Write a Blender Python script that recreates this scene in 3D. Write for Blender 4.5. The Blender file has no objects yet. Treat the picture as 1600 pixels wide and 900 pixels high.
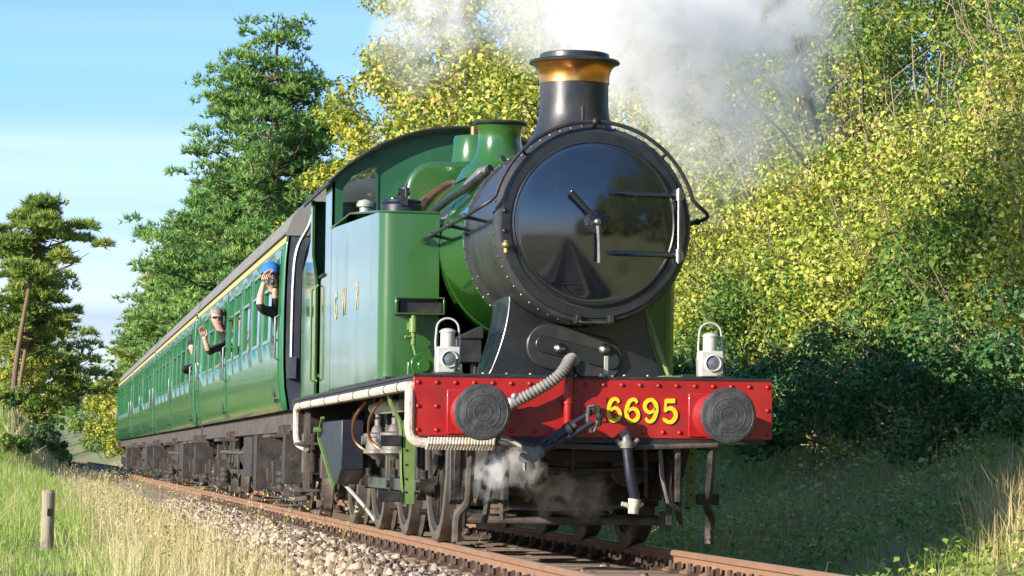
import bpy, bmesh, math, random
import numpy as np
from mathutils import Vector, Matrix

# ------------------------------------------------------------------ camera, sky, sun, exposure
scene = bpy.context.scene
COL = scene.collection
R = math.radians

cam_data = bpy.data.cameras.new('camera')
cam = bpy.data.objects.new('camera', cam_data)
COL.objects.link(cam)
cam_data.sensor_width = 36.0
cam_data.lens = 5005.95 / 1600 * 36.0
cam_data.clip_start = 0.1
cam_data.clip_end = 6000
YAW, PITCH, ROLL = 0.145567, 0.053667, 0.0119
_f = Vector((math.sin(YAW) * math.cos(PITCH), math.cos(YAW) * math.cos(PITCH), math.sin(PITCH)))
_r = Vector((math.cos(YAW), -math.sin(YAW), 0))
_u = _r.cross(_f)
_r2 = _r * math.cos(ROLL) + _u * math.sin(ROLL)
_u2 = _u * math.cos(ROLL) - _r * math.sin(ROLL)
cam.matrix_world = Matrix(((_r2.x, _u2.x, -_f.x, -3.898), (_r2.y, _u2.y, -_f.y, -22.483), (_r2.z, _u2.z, -_f.z, 0.705), (0, 0, 0, 1)))
scene.camera = cam

SUN_DIR = Vector((-1.75, -1.0, 0.62)).normalized()          # towards the sun
SUN_EL = math.asin(SUN_DIR.z)
SUN_AZ = math.atan2(SUN_DIR.x, SUN_DIR.y)                    # clockwise from +Y

world = bpy.data.worlds.new('World')
scene.world = world
world.use_nodes = True
wn, wl = world.node_tree.nodes, world.node_tree.links
wn.clear()
w_out = wn.new('ShaderNodeOutputWorld')
w_bg = wn.new('ShaderNodeBackground')
w_sky = wn.new('ShaderNodeTexSky')
w_sky.sky_type = 'NISHITA'
w_sky.sun_disc = False
w_sky.sun_elevation = SUN_EL
w_sky.sun_rotation = SUN_AZ
w_sky.air_density = 1.0
w_sky.dust_density = 0.6
w_sky.ozone_density = 3.0
w_sky.altitude = 300
w_tc = wn.new('ShaderNodeTexCoord')
# the clear air of an autumn day: deep blue already low above the horizon
w_map = wn.new('ShaderNodeVectorMath'); w_map.operation = 'MULTIPLY'; w_map.inputs[1].default_value = (1, 1, 2.7)
w_nrm = wn.new('ShaderNodeVectorMath'); w_nrm.operation = 'NORMALIZE'
wl.new(w_tc.outputs['Generated'], w_map.inputs[0]); wl.new(w_map.outputs[0], w_nrm.inputs[0]); wl.new(w_nrm.outputs[0], w_sky.inputs[0])
# thin streaks of high cloud
w_cm = wn.new('ShaderNodeMapping'); w_cm.inputs['Scale'].default_value = (3.0, 3.0, 30.0); w_cm.inputs['Rotation'].default_value = (0.03, 0.05, 0.0)
wl.new(w_tc.outputs['Generated'], w_cm.inputs[0])
w_cn = wn.new('ShaderNodeTexNoise'); w_cn.inputs['Scale'].default_value = 1.6; w_cn.inputs['Detail'].default_value = 7; w_cn.inputs['Roughness'].default_value = 0.55
wl.new(w_cm.outputs[0], w_cn.inputs[0])
w_cr = wn.new('ShaderNodeMapRange'); w_cr.inputs[1].default_value = 0.45; w_cr.inputs[2].default_value = 0.75; w_cr.inputs[3].default_value = 0.0; w_cr.inputs[4].default_value = 0.22
wl.new(w_cn.outputs[0], w_cr.inputs[0])
# pale veil of high cloud that thickens all round towards the horizon
w_sep = wn.new('ShaderNodeSeparateXYZ'); wl.new(w_tc.outputs['Generated'], w_sep.inputs[0])
w_veil = wn.new('ShaderNodeMapRange'); w_veil.interpolation_type = 'SMOOTHSTEP'
w_veil.inputs[1].default_value = 0.0; w_veil.inputs[2].default_value = 0.17; w_veil.inputs[3].default_value = 0.92; w_veil.inputs[4].default_value = 0.0
wl.new(w_sep.outputs[2], w_veil.inputs[0])
w_max = wn.new('ShaderNodeMath'); w_max.operation = 'ADD'; w_max.use_clamp = True
wl.new(w_cr.outputs[0], w_max.inputs[0]); wl.new(w_veil.outputs[0], w_max.inputs[1])
w_hsv = wn.new('ShaderNodeHueSaturation'); w_hsv.inputs['Saturation'].default_value = 1.15
wl.new(w_sky.outputs[0], w_hsv.inputs['Color'])
w_mix = wn.new('ShaderNodeMixRGB')
# the veil itself is streaked: white bands over thinner lavender ones
w_s2 = wn.new('ShaderNodeMapping'); w_s2.inputs['Scale'].default_value = (1.2, 1.2, 42.0); wl.new(w_tc.outputs['Generated'], w_s2.inputs[0])
w_n2 = wn.new('ShaderNodeTexNoise'); w_n2.inputs['Scale'].default_value = 1.3; w_n2.inputs['Detail'].default_value = 6; wl.new(w_s2.outputs[0], w_n2.inputs[0])
w_r2 = wn.new('ShaderNodeMapRange'); w_r2.inputs[1].default_value = 0.36; w_r2.inputs[2].default_value = 0.64; wl.new(w_n2.outputs[0], w_r2.inputs[0])
w_vc = wn.new('ShaderNodeMixRGB'); w_vc.inputs[1].default_value = (1.35, 1.55, 2.05, 1); w_vc.inputs[2].default_value = (2.15, 2.3, 2.5, 1)
wl.new(w_r2.outputs[0], w_vc.inputs[0]); wl.new(w_vc.outputs[0], w_mix.inputs[2])
wl.new(w_max.outputs[0], w_mix.inputs[0]); wl.new(w_hsv.outputs[0], w_mix.inputs[1])
wl.new(w_mix.outputs[0], w_bg.inputs[0])
w_bg.inputs[1].default_value = 0.15
wl.new(w_bg.outputs[0], w_out.inputs[0])

sun_data = bpy.data.lights.new('sun', 'SUN')
sun_data.energy = 3.3
sun_data.angle = R(0.5)
sun_data.color = (1.0, 0.92, 0.80)
sun = bpy.data.objects.new('sun', sun_data)
COL.objects.link(sun)
sun.rotation_euler = SUN_DIR.to_track_quat('Z', 'Y').to_euler()
sun.location = (-30, -20, 20)

scene.view_settings.view_transform = 'Standard'
scene.view_settings.look = 'None'
scene.view_settings.exposure = 1.5
scene.view_settings.gamma = 1.0
scene.cycles.max_bounces = 9
scene.cycles.diffuse_bounces = 3
scene.cycles.glossy_bounces = 3
scene.cycles.transmission_bounces = 4
scene.cycles.transparent_max_bounces = 8
scene.cycles.volume_bounces = 6
scene.cycles.volume_step_rate = 2.0
scene.cycles.volume_max_steps = 96
scene.cycles.use_denoising = True
scene.cycles.sample_clamp_indirect = 6.0

rng = np.random.default_rng(6695)
random.seed(6695)
PI = math.pi
RZ = 0.055                                                   # top of the rails

# ------------------------------------------------------------------ materials
MATS = {}
def nodes_of(name):
    m = bpy.data.materials.new(name)
    m.use_nodes = True
    nt = m.node_tree
    return m, nt.nodes, nt.links, nt.nodes['Principled BSDF'], nt.nodes['Material Output']

def paint(name, c1, c2=None, scale=3.0, rough=0.4, rough2=None, metal=0.0, bump=0.0, bscale=30.0, coat=0.0, ior=1.5, thr=(0.35, 0.7),
          grime=None, gscale=6.0, gthr=(0.5, 0.75), stretch=(1, 1, 1), detail=5.0):
    """one surface with its own uneven colour, gloss, dirt and fine relief"""
    m, N, L, b, out = nodes_of(name)
    tc = N.new('ShaderNodeTexCoord')
    mp = N.new('ShaderNodeMapping'); mp.inputs['Scale'].default_value = stretch
    L.new(tc.outputs['Object'], mp.inputs[0])
    nz = N.new('ShaderNodeTexNoise'); nz.inputs['Scale'].default_value = scale; nz.inputs['Detail'].default_value = detail; nz.inputs['Roughness'].default_value = 0.6
    L.new(mp.outputs[0], nz.inputs[0])
    mr = N.new('ShaderNodeMapRange'); mr.inputs[1].default_value = thr[0]; mr.inputs[2].default_value = thr[1]
    L.new(nz.outputs[0], mr.inputs[0])
    mix = N.new('ShaderNodeMixRGB')
    mix.inputs[1].default_value = (*c1, 1); mix.inputs[2].default_value = (*(c2 or c1), 1)
    L.new(mr.outputs[0], mix.inputs[0])
    last = mix.outputs[0]
    r1 = N.new('ShaderNodeMapRange'); r1.inputs[3].default_value = rough; r1.inputs[4].default_value = rough2 if rough2 is not None else rough
    L.new(mr.outputs[0], r1.inputs[0])
    rl = r1.outputs[0]
    if grime:
        g = N.new('ShaderNodeTexNoise'); g.inputs['Scale'].default_value = gscale; g.inputs['Detail'].default_value = 8; g.inputs['Roughness'].default_value = 0.7
        L.new(mp.outputs[0], g.inputs[0])
        gr = N.new('ShaderNodeMapRange'); gr.inputs[1].default_value = gthr[0]; gr.inputs[2].default_value = gthr[1]; gr.inputs[4].default_value = 0.85
        L.new(g.outputs[0], gr.inputs[0])
        m2 = N.new('ShaderNodeMixRGB'); m2.inputs[2].default_value = (*grime, 1)
        L.new(gr.outputs[0], m2.inputs[0]); L.new(last, m2.inputs[1]); last = m2.outputs[0]
        r2 = N.new('ShaderNodeMix'); r2.inputs[3].default_value = 0.85
        L.new(gr.outputs[0], r2.inputs[0]); L.new(rl, r2.inputs[2]); rl = r2.outputs[0]
    L.new(last, b.inputs['Base Color']); L.new(rl, b.inputs['Roughness'])
    b.inputs['Metallic'].default_value = metal
    b.inputs['IOR'].default_value = ior
    if coat:
        b.inputs['Coat Weight'].default_value = coat; b.inputs['Coat Roughness'].default_value = 0.06
    if bump:
        bn = N.new('ShaderNodeTexNoise'); bn.inputs['Scale'].default_value = bscale; bn.inputs['Detail'].default_value = 6
        L.new(mp.outputs[0], bn.inputs[0])
        bp = N.new('ShaderNodeBump'); bp.inputs['Strength'].default_value = bump; bp.inputs['Distance'].default_value = 0.02
        L.new(bn.outputs[0], bp.inputs['Height']); L.new(bp.outputs[0], b.inputs['Normal'])
    MATS[name] = m
    return m

def leaf_mat(name, ramp, rough=0.55, transl=0.35, scale=0.35):
    """foliage: every leaf has its own tint, patches of the crown have theirs"""
    m, N, L, b, out = nodes_of(name)
    g = N.new('ShaderNodeNewGeometry')
    tc = N.new('ShaderNodeTexCoord')
    nz = N.new('ShaderNodeTexNoise'); nz.inputs['Scale'].default_value = scale; nz.inputs['Detail'].default_value = 3
    L.new(tc.outputs['Object'], nz.inputs[0])
    a = N.new('ShaderNodeMath'); a.operation = 'MULTIPLY_ADD'; a.inputs[1].default_value = 1.5; a.inputs[2].default_value = -0.55
    L.new(nz.outputs[0], a.inputs[0])
    c = N.new('ShaderNodeMath'); c.operation = 'MULTIPLY_ADD'; c.inputs[1].default_value = 0.75
    L.new(g.outputs['Random Per Island'], c.inputs[0]); L.new(a.outputs[0], c.inputs[2])
    cr = N.new('ShaderNodeValToRGB')
    el = cr.color_ramp.elements
    while len(el) < len(ramp): el.new(0.5)
    for e, (p, col) in zip(el, ramp): e.position = p; e.color = (*col, 1)
    L.new(c.outputs[0], cr.inputs[0])
    L.new(cr.outputs[0], b.inputs['Base Color'])
    b.inputs['Roughness'].default_value = rough
    b.inputs['Specular IOR Level'].default_value = 0.25
    tr = N.new('ShaderNodeBsdfTranslucent'); L.new(cr.outputs[0], tr.inputs[0])
    mx = N.new('ShaderNodeMixShader'); mx.inputs[0].default_value = transl
    L.new(b.outputs[0], mx.inputs[1]); L.new(tr.outputs[0], mx.inputs[2]); L.new(mx.outputs[0], out.inputs[0])
    MATS[name] = m
    return m

paint('loco_green', (0.022, 0.088, 0.012), (0.030, 0.108, 0.016), scale=1.4, rough=0.13, rough2=0.24, bump=0.07, bscale=1.8, coat=0.6, grime=(0.035, 0.06, 0.02), gscale=2.6, gthr=(0.55, 0.95), ior=1.6, stretch=(1, 1, .35))
paint('cab_green', (0.014, 0.075, 0.035), (0.018, 0.10, 0.04), scale=2, rough=0.3, rough2=0.45, grime=(0.02, 0.035, 0.02), gscale=5, gthr=(0.5, 0.8), stretch=(1, 1, .4))
paint('red_beam', (0.30, 0.007, 0.008), (0.38, 0.014, 0.010), scale=3, rough=0.32, rough2=0.5, coat=0.2, grime=(0.11, 0.012, 0.012), gscale=5, gthr=(0.48, 0.85), bump=0.06, bscale=12)
paint('smokebox_black', (0.020, 0.020, 0.022), (0.045, 0.043, 0.042), scale=4, rough=0.32, rough2=0.5, bump=0.12, bscale=9, grime=(0.10, 0.085, 0.07), gscale=3.5, gthr=(0.56, 0.95), stretch=(1, 1, .6))
paint('door_gloss', (0.004, 0.005, 0.008), (0.010, 0.010, 0.012), scale=3, rough=0.04, rough2=0.12, coat=0.7, ior=1.9, bump=0.02, bscale=3, grime=(0.03, 0.027, 0.025), gscale=5, gthr=(0.58, 0.95))
paint('ring_gloss', (0.012, 0.013, 0.016), (0.02, 0.021, 0.024), scale=6, rough=0.22, rough2=0.34, coat=0.4, ior=1.6, bump=0.05, bscale=14)
paint('black_iron', (0.012, 0.012, 0.013), (0.03, 0.027, 0.024), scale=6, rough=0.38, rough2=0.6, bump=0.1, bscale=20, grime=(0.09, 0.065, 0.045), gscale=5, gthr=(0.55, 0.85))
paint('oily_iron', (0.015, 0.014, 0.014), (0.055, 0.045, 0.036), scale=9, rough=0.3, rough2=0.7, bump=0.25, bscale=30, grime=(0.14, 0.10, 0.07), gscale=7, gthr=(0.52, 0.82))
paint('dusty_iron', (0.06, 0.048, 0.040), (0.13, 0.10, 0.08), scale=5, rough=0.7, rough2=0.9, bump=0.3, bscale=24, grime=(0.025, 0.021, 0.019), gscale=6, gthr=(0.45, 0.7))
paint('under_iron', (0.018, 0.015, 0.014), (0.055, 0.043, 0.034), scale=6, rough=0.55, rough2=0.9, bump=0.35, bscale=24, grime=(0.12, 0.09, 0.065), gscale=7, gthr=(0.55, 0.78))
paint('buffer_face', (0.030, 0.033, 0.035), (0.085, 0.09, 0.09), scale=7, rough=0.5, rough2=0.85, metal=0.1, bump=0.6, bscale=16, grime=(0.014, 0.014, 0.015), gscale=9, gthr=(0.45, 0.66))
paint('steel', (0.42, 0.42, 0.43), (0.28, 0.27, 0.26), scale=8, rough=0.25, rough2=0.45, metal=1.0, bump=0.08, bscale=20)
paint('worn_tyre', (0.20, 0.17, 0.14), (0.10, 0.085, 0.07), scale=6, rough=0.45, rough2=0.7, metal=0.5, bump=0.15, bscale=20)
paint('copper', (0.95, 0.42, 0.12), (0.80, 0.30, 0.08), scale=5, rough=0.22, rough2=0.38, metal=1.0, bump=0.12, bscale=5, grime=(0.30, 0.12, 0.05), gscale=4, gthr=(0.62, 0.95))
paint('copper_pipe', (0.45, 0.20, 0.09), (0.3, 0.14, 0.08), scale=7, rough=0.35, rough2=0.5, metal=0.8)
paint('brass', (0.62, 0.45, 0.16), (0.45, 0.33, 0.13), scale=7, rough=0.3, rough2=0.5, metal=0.9)
paint('lagging', (0.62, 0.54, 0.42), (0.42, 0.36, 0.28), scale=8, rough=0.85, bump=0.5, bscale=40, grime=(0.16, 0.13, 0.10), gscale=7, gthr=(0.58, 0.85))
paint('lamp_white', (0.50, 0.49, 0.46), (0.42, 0.41, 0.38), scale=9, rough=0.35, rough2=0.5, grime=(0.20, 0.18, 0.15), gscale=14, gthr=(0.52, 0.8), bump=0.05)
paint('lens_glass', (0.10, 0.11, 0.12), (0.16, 0.17, 0.18), scale=4, rough=0.03, coat=1.0, ior=1.8)
paint('number_yellow', (0.80, 0.55, 0.02), (0.74, 0.47, 0.02), scale=10, rough=0.4, rough2=0.5)
paint('letter_cream', (0.46, 0.40, 0.20), (0.38, 0.33, 0.16), scale=10, rough=0.35)
paint('number_shade', (0.012, 0.01, 0.01), rough=0.5)
paint('hose_rubber', (0.16, 0.15, 0.135), (0.24, 0.225, 0.20), scale=12, rough=0.7, rough2=0.85, bump=0.15, bscale=40)
paint('bracket_green', (0.16, 0.24, 0.07), (0.10, 0.17, 0.05), scale=8, rough=0.35, rough2=0.5, grime=(0.03, 0.03, 0.02), gscale=6, gthr=(0.6, 0.85))
paint('navy_box', (0.012, 0.014, 0.026), (0.02, 0.022, 0.035), scale=5, rough=0.35, rough2=0.5, bump=0.08)
paint('pale_metal', (0.42, 0.41, 0.37), (0.28, 0.26, 0.23), scale=7, rough=0.45, rough2=0.6, metal=0.3, grime=(0.10, 0.08, 0.06), gscale=9, gthr=(0.48, 0.75))
paint('grey_cast', (0.16, 0.15, 0.14), (0.23, 0.21, 0.19), scale=9, rough=0.5, rough2=0.7, metal=0.3, bump=0.2, bscale=25, grime=(0.06, 0.05, 0.04), gscale=8, gthr=(0.52, 0.78))
paint('rusty_plate', (0.10, 0.05, 0.03), (0.20, 0.13, 0.08), scale=6, rough=0.75, rough2=0.9, bump=0.2)
paint('coach_green', (0.016, 0.112, 0.034), (0.022, 0.138, 0.044), scale=1.1, rough=0.16, rough2=0.26, coat=0.4, bump=0.05, bscale=2.2, grime=(0.04, 0.11, 0.05), gscale=3, gthr=(0.6, 0.95), stretch=(1, 1.5, .3), ior=1.55)
paint('coach_roof', (0.15, 0.145, 0.135), (0.21, 0.20, 0.185), scale=3, rough=0.75, rough2=0.9, grime=(0.12, 0.11, 0.10), gscale=4, gthr=(0.52, 0.85), bump=0.1)
paint('coach_line', (0.55, 0.40, 0.09), (0.48, 0.34, 0.09), scale=5, rough=0.4)
paint('coach_end', (0.028, 0.034, 0.046), (0.05, 0.056, 0.068), scale=4, rough=0.4, rough2=0.6, grime=(0.09, 0.08, 0.075), gscale=4, gthr=(0.55, 0.85), stretch=(1, 1, .5))
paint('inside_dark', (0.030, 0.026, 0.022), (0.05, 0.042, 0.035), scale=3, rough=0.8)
paint('seat_cloth', (0.10, 0.035, 0.03), (0.14, 0.06, 0.05), scale=20, rough=0.9)
paint('rail_rust', (0.26, 0.145, 0.08), (0.20, 0.105, 0.06), scale=9, rough=0.75, rough2=0.9, bump=0.25, bscale=35, grime=(0.42, 0.26, 0.14), gscale=5, gthr=(0.58, 0.9), stretch=(1, .25, 1))
paint('rail_top', (0.50, 0.34, 0.22), (0.40, 0.25, 0.15), scale=6, rough=0.4, rough2=0.55, metal=0.4, stretch=(1, .15, 1))
paint('sleeper_wood', (0.17, 0.12, 0.085), (0.28, 0.21, 0.15), scale=5, rough=0.85, rough2=0.95, bump=0.5, bscale=20, stretch=(.3, 3, 3), grime=(0.07, 0.05, 0.04), gscale=4, gthr=(0.55, 0.8))
paint('chair_iron', (0.055, 0.035, 0.025), (0.12, 0.065, 0.04), scale=9, rough=0.8, bump=0.2)
paint('post_wood', (0.34, 0.28, 0.20), (0.22, 0.18, 0.13), scale=5, rough=0.9, bump=0.6, bscale=16, stretch=(3, 3, .35), grime=(0.08, 0.065, 0.05), gscale=5, gthr=(0.55, 0.75))
paint('ground_soil', (0.15, 0.20, 0.055), (0.26, 0.21, 0.10), scale=1.2, rough=0.95, bump=0.5, bscale=9, grime=(0.05, 0.04, 0.025), gscale=0.6, gthr=(0.5, 0.7), detail=9)
paint('ballast_bed', (0.22, 0.17, 0.125), (0.12, 0.09, 0.065), scale=14, rough=0.95, bump=1.0, bscale=22, detail=9)
paint('bark', (0.11, 0.085, 0.06), (0.055, 0.042, 0.032), scale=4, rough=0.9, bump=0.6, bscale=8, stretch=(1, 1, .3))
paint('pale_twig', (0.34, 0.27, 0.17), (0.24, 0.19, 0.12), scale=4, rough=0.85)
paint('pine_bark', (0.20, 0.125, 0.075), (0.11, 0.075, 0.05), scale=1.3, rough=0.9, bump=0.6, bscale=6, stretch=(1, 1, .35))
paint('skin', (0.58, 0.34, 0.25), (0.52, 0.29, 0.21), scale=9, rough=0.5)
paint('black_cloth', (0.012, 0.012, 0.014), (0.02, 0.02, 0.022), scale=30, rough=0.85)
paint('blue_cap', (0.012, 0.13, 0.46), (0.02, 0.16, 0.52), scale=20, rough=0.8)
paint('hair_grey', (0.28, 0.24, 0.20), (0.18, 0.15, 0.13), scale=30, rough=0.7)
paint('camera_black', (0.01, 0.01, 0.011), rough=0.35)

def stone_mat():
    m, N, L, b, out = nodes_of('ballast_stone')
    g = N.new('ShaderNodeNewGeometry'); cr = N.new('ShaderNodeValToRGB')
    el = cr.color_ramp.elements
    for p, c in ((0.0, (0.07, 0.05, 0.035)), (0.25, (0.22, 0.15, 0.10)), (0.6, (0.38, 0.285, 0.20)), (1.0, (0.55, 0.46, 0.36))):
        e = el.new(p) if p not in (0.0, 1.0) else el[0 if p == 0 else -1]
        e.color = (*c, 1)
    L.new(g.outputs['Random Per Island'], cr.inputs[0]); L.new(cr.outputs[0], b.inputs['Base Color'])
    b.inputs['Roughness'].default_value = 0.9
    MATS['ballast_stone'] = m
stone_mat()

def glass_mat(name, tint=(0.5, 0.55, 0.55), mixf=0.55):
    m, N, L, b, out = nodes_of(name)
    b.inputs['Base Color'].default_value = (0.02, 0.025, 0.025, 1); b.inputs['Roughness'].default_value = 0.03; b.inputs['IOR'].default_value = 1.6
    t = N.new('ShaderNodeBsdfTransparent'); t.inputs[0].default_value = (*tint, 1)
    gl = N.new('ShaderNodeBsdfGlossy'); gl.inputs['Roughness'].default_value = 0.02
    fr = N.new('ShaderNodeFresnel'); fr.inputs[0].default_value = 1.55
    mx = N.new('ShaderNodeMixShader'); L.new(fr.outputs[0], mx.inputs[0]); L.new(t.outputs[0], mx.inputs[1]); L.new(gl.outputs[0], mx.inputs[2])
    L.new(mx.outputs[0], out.inputs[0])
    MATS[name] = m
glass_mat('window_glass')

leaf_mat('leaf_yellow', [(0.0, (0.06, 0.12, 0.018)), (0.25, (0.16, 0.26, 0.030)), (0.5, (0.32, 0.38, 0.05)), (0.75, (0.54, 0.51, 0.09)), (0.92, (0.64, 0.54, 0.17)), (1.0, (0.42, 0.27, 0.11))], transl=0.25)
leaf_mat('leaf_gold', [(0.0, (0.07, 0.13, 0.018)), (0.35, (0.19, 0.27, 0.03)), (0.65, (0.38, 0.39, 0.045)), (1.0, (0.58, 0.46, 0.07))], transl=0.25)
leaf_mat('leaf_green', [(0.0, (0.035, 0.085, 0.018)), (0.4, (0.09, 0.18, 0.03)), (0.75, (0.18, 0.28, 0.045)), (1.0, (0.34, 0.37, 0.08))], transl=0.25)
leaf_mat('leaf_bramble', [(0.0, (0.03, 0.085, 0.026)), (0.45, (0.07, 0.165, 0.05)), (0.8, (0.13, 0.25, 0.07)), (1.0, (0.30, 0.25, 0.11))], transl=0.25, rough=0.4)
leaf_mat('needle', [(0.0, (0.05, 0.13, 0.045)), (0.4, (0.12, 0.26, 0.07)), (0.75, (0.23, 0.39, 0.09)), (1.0, (0.36, 0.47, 0.11))], transl=0.25)
leaf_mat('needle_gold', [(0.0, (0.07, 0.15, 0.04)), (0.4, (0.19, 0.30, 0.06)), (0.75, (0.36, 0.42, 0.08)), (1.0, (0.50, 0.48, 0.11))], transl=0.25)
leaf_mat('grass_green', [(0.0, (0.10, 0.22, 0.03)), (0.4, (0.19, 0.36, 0.05)), (0.75, (0.33, 0.46, 0.08)), (1.0, (0.50, 0.48, 0.16))], transl=0.35)
leaf_mat('grass_dry', [(0.0, (0.24, 0.25, 0.07)), (0.3, (0.46, 0.38, 0.16)), (0.7, (0.64, 0.52, 0.27)), (1.0, (0.74, 0.64, 0.40))], transl=0.3)
leaf_mat('grass_verge', [(0.0, (0.12, 0.24, 0.035)), (0.35, (0.22, 0.37, 0.06)), (0.65, (0.38, 0.45, 0.10)), (1.0, (0.56, 0.46, 0.22))], transl=0.3)  # verge grass, coloured lighter than the meadow to offset the train's shadow

# ------------------------------------------------------------------ mesh helpers
def frame_of(d):
    d = Vector(d).normalized()
    a = Vector((0, 0, 1)) if abs(d.z) < 0.9 else Vector((1, 0, 0))
    s = d.cross(a).normalized()
    return s, s.cross(d).normalized(), d

class MB:
    def __init__(self): self.v, self.f = [], []
    def add(self, vs, fs):
        k = len(self.v); self.v += [tuple(p) for p in vs]; self.f += [tuple(i + k for i in f) for f in fs]; return self
    def box(self, a, b):
        (x0, y0, z0), (x1, y1, z1) = a, b
        return self.add([(x0, y0, z0), (x1, y0, z0), (x1, y1, z0), (x0, y1, z0), (x0, y0, z1), (x1, y0, z1), (x1, y1, z1), (x0, y1, z1)],
                        [(0, 3, 2, 1), (4, 5, 6, 7), (0, 1, 5, 4), (1, 2, 6, 5), (2, 3, 7, 6), (3, 0, 4, 7)])
    def bar(self, p, q, w, h, up=(0, 0, 1)):
        p, q = Vector(p), Vector(q); d = (q - p).normalized(); u = Vector(up)
        s = d.cross(u)
        s = s.normalized() if s.length > 1e-5 else frame_of(d)[0]
        u = s.cross(d)
        vs = [c + s * (i * w / 2) + u * (j * h / 2) for c in (p, q) for i, j in ((-1, -1), (1, -1), (1, 1), (-1, 1))]
        return self.add(vs, [(0, 1, 2, 3), (7, 6, 5, 4), (0, 4, 5, 1), (1, 5, 6, 2), (2, 6, 7, 3), (3, 7, 4, 0)])
    def lathe(self, prof, o, axis=(0, 0, 1), n=32, a0=0.0, a1=2 * PI, cap=False):
        """prof: (radius, distance along the axis)"""
        s, u, d = frame_of(axis); o = Vector(o); full = abs(a1 - a0 - 2 * PI) < 1e-6
        m = n if full else n + 1
        vs = []
        for r, t in prof:
            for i in range(m):
                a = a0 + (a1 - a0) * i / n
                vs.append(o + d * t + (s * math.cos(a) + u * math.sin(a)) * r)
        fs = []
        for k in range(len(prof) - 1):
            for i in range(n):
                j = (i + 1) % m
                fs.append((k * m + i, k * m + j, (k + 1) * m + j, (k + 1) * m + i))
        if cap and full:
            fs.append(tuple(range(m - 1, -1, -1))); fs.append(tuple((len(prof) - 1) * m + i for i in range(m)))
        return self.add(vs, fs)
    def cyl(self, p, q, r, r2=None, n=16):
        p, q = Vector(p), Vector(q)
        return self.lathe([(r, 0), (r if r2 is None else r2, (q - p).length)], p, q - p, n, cap=True)
    def tube(self, pts, r, n=8, cap=True):
        pts = [Vector(p) for p in pts]; rs = r if isinstance(r, (list, tuple)) else [r] * len(pts)
        vs = []; s = None
        for i, p in enumerate(pts):
            d = (pts[min(i + 1, len(pts) - 1)] - pts[max(i - 1, 0)]).normalized()
            if s is None: s, u, _ = frame_of(d)
            else:
                s = (s - d * s.dot(d)); s = s.normalized() if s.length > 1e-6 else frame_of(d)[0]
                u = s.cross(d)
            for k in range(n):
                a = 2 * PI * k / n
                vs.append(p + (s * math.cos(a) + u * math.sin(a)) * rs[i])
        fs = [(i * n + k, i * n + (k + 1) % n, (i + 1) * n + (k + 1) % n, (i + 1) * n + k) for i in range(len(pts) - 1) for k in range(n)]
        if cap: fs += [tuple(range(n - 1, -1, -1)), tuple((len(pts) - 1) * n + k for k in range(n))]
        return self.add(vs, fs)
    def prism(self, poly, axis, a, b):
        """poly in the two other axes (in x, y, z order), drawn out along the axis from a to b"""
        def P(p, t): return {'x': (t, p[0], p[1]), 'y': (p[0], t, p[1]), 'z': (p[0], p[1], t)}[axis]
        n = len(poly)
        return self.add([P(p, a) for p in poly] + [P(p, b) for p in poly],
                        [tuple(range(n)), tuple(range(2 * n - 1, n - 1, -1))] + [(i, n + i, n + (i + 1) % n, (i + 1) % n) for i in range(n)])
    def dome(self, c, r, axis, n=8, k=3, flat=1.0):
        return self.lathe([(r * math.cos(PI / 2 * i / k) + 1e-4, r * flat * math.sin(PI / 2 * i / k)) for i in range(k + 1)], c, axis, n)
    def ball(self, c, r, n=10):
        return self.lathe([(max(r * math.sin(PI * i / 6), 1e-4), -r * math.cos(PI * i / 6)) for i in range(7)], c, (0, 0, 1), n)
    def build(self, name, mat, parent=None, bevel=0.0, smooth=35, origin=None, seg=2):
        me = bpy.data.meshes.new(name)
        me.from_pydata(self.v, [], self.f)
        bm = bmesh.new(); bm.from_mesh(me); bmesh.ops.recalc_face_normals(bm, faces=bm.faces); bm.to_mesh(me); bm.free()
        return link(name, me, mat, parent, bevel, smooth, origin, seg)

WORLD_LOC = {}
def link(name, me, mat, parent=None, bevel=0.0, smooth=35, origin=None, seg=2):
    co = np.empty(len(me.vertices) * 3, np.float32); me.vertices.foreach_get('co', co); co = co.reshape(-1, 3)
    o = bpy.data.objects.new(name, me)
    if origin is None:
        lo, hi = co.min(0), co.max(0); origin = Vector(((lo[0] + hi[0]) / 2, (lo[1] + hi[1]) / 2, lo[2]))
    origin = Vector(origin)
    co -= np.array(origin, np.float32)
    me.vertices.foreach_set('co', co.ravel())
    me.update()
    if mat: me.materials.append(MATS[mat] if isinstance(mat, str) else mat)
    if smooth:
        me.shade_smooth(); me.set_sharp_from_angle(angle=R(smooth))
    COL.objects.link(o)
    WORLD_LOC[o.name] = origin
    if parent is not None:
        o.parent = parent; o.location = origin - WORLD_LOC[parent.name]
    else: o.location = origin
    if bevel:
        md = o.modifiers.new('edge', 'BEVEL'); md.width = bevel; md.segments = seg; md.limit_method = 'ANGLE'; md.angle_limit = R(40)
        md.harden_normals = False
    return o

def empty(name, loc):
    o = bpy.data.objects.new(name, None); COL.objects.link(o); o.location = loc; o.empty_display_size = 0.2
    WORLD_LOC[o.name] = Vector(loc); return o

def tag(o, label=None, cat=None, group=None, kind=None):
    if label: o['label'] = label
    if cat: o['category'] = cat
    if group: o['group'] = group
    if kind: o['kind'] = kind
    return o

def copy_tree(o, parent=None, offset=None):
    c = o.copy(); COL.objects.link(c)
    c.parent = parent
    if offset is not None: c.location = Vector(o.location) + Vector(offset)
    base = WORLD_LOC[parent.name] if parent is not None else Vector((0, 0, 0))
    WORLD_LOC[c.name] = base + Vector(c.location)
    for ch in list(o.children): copy_tree(ch, c)
    return c

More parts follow.
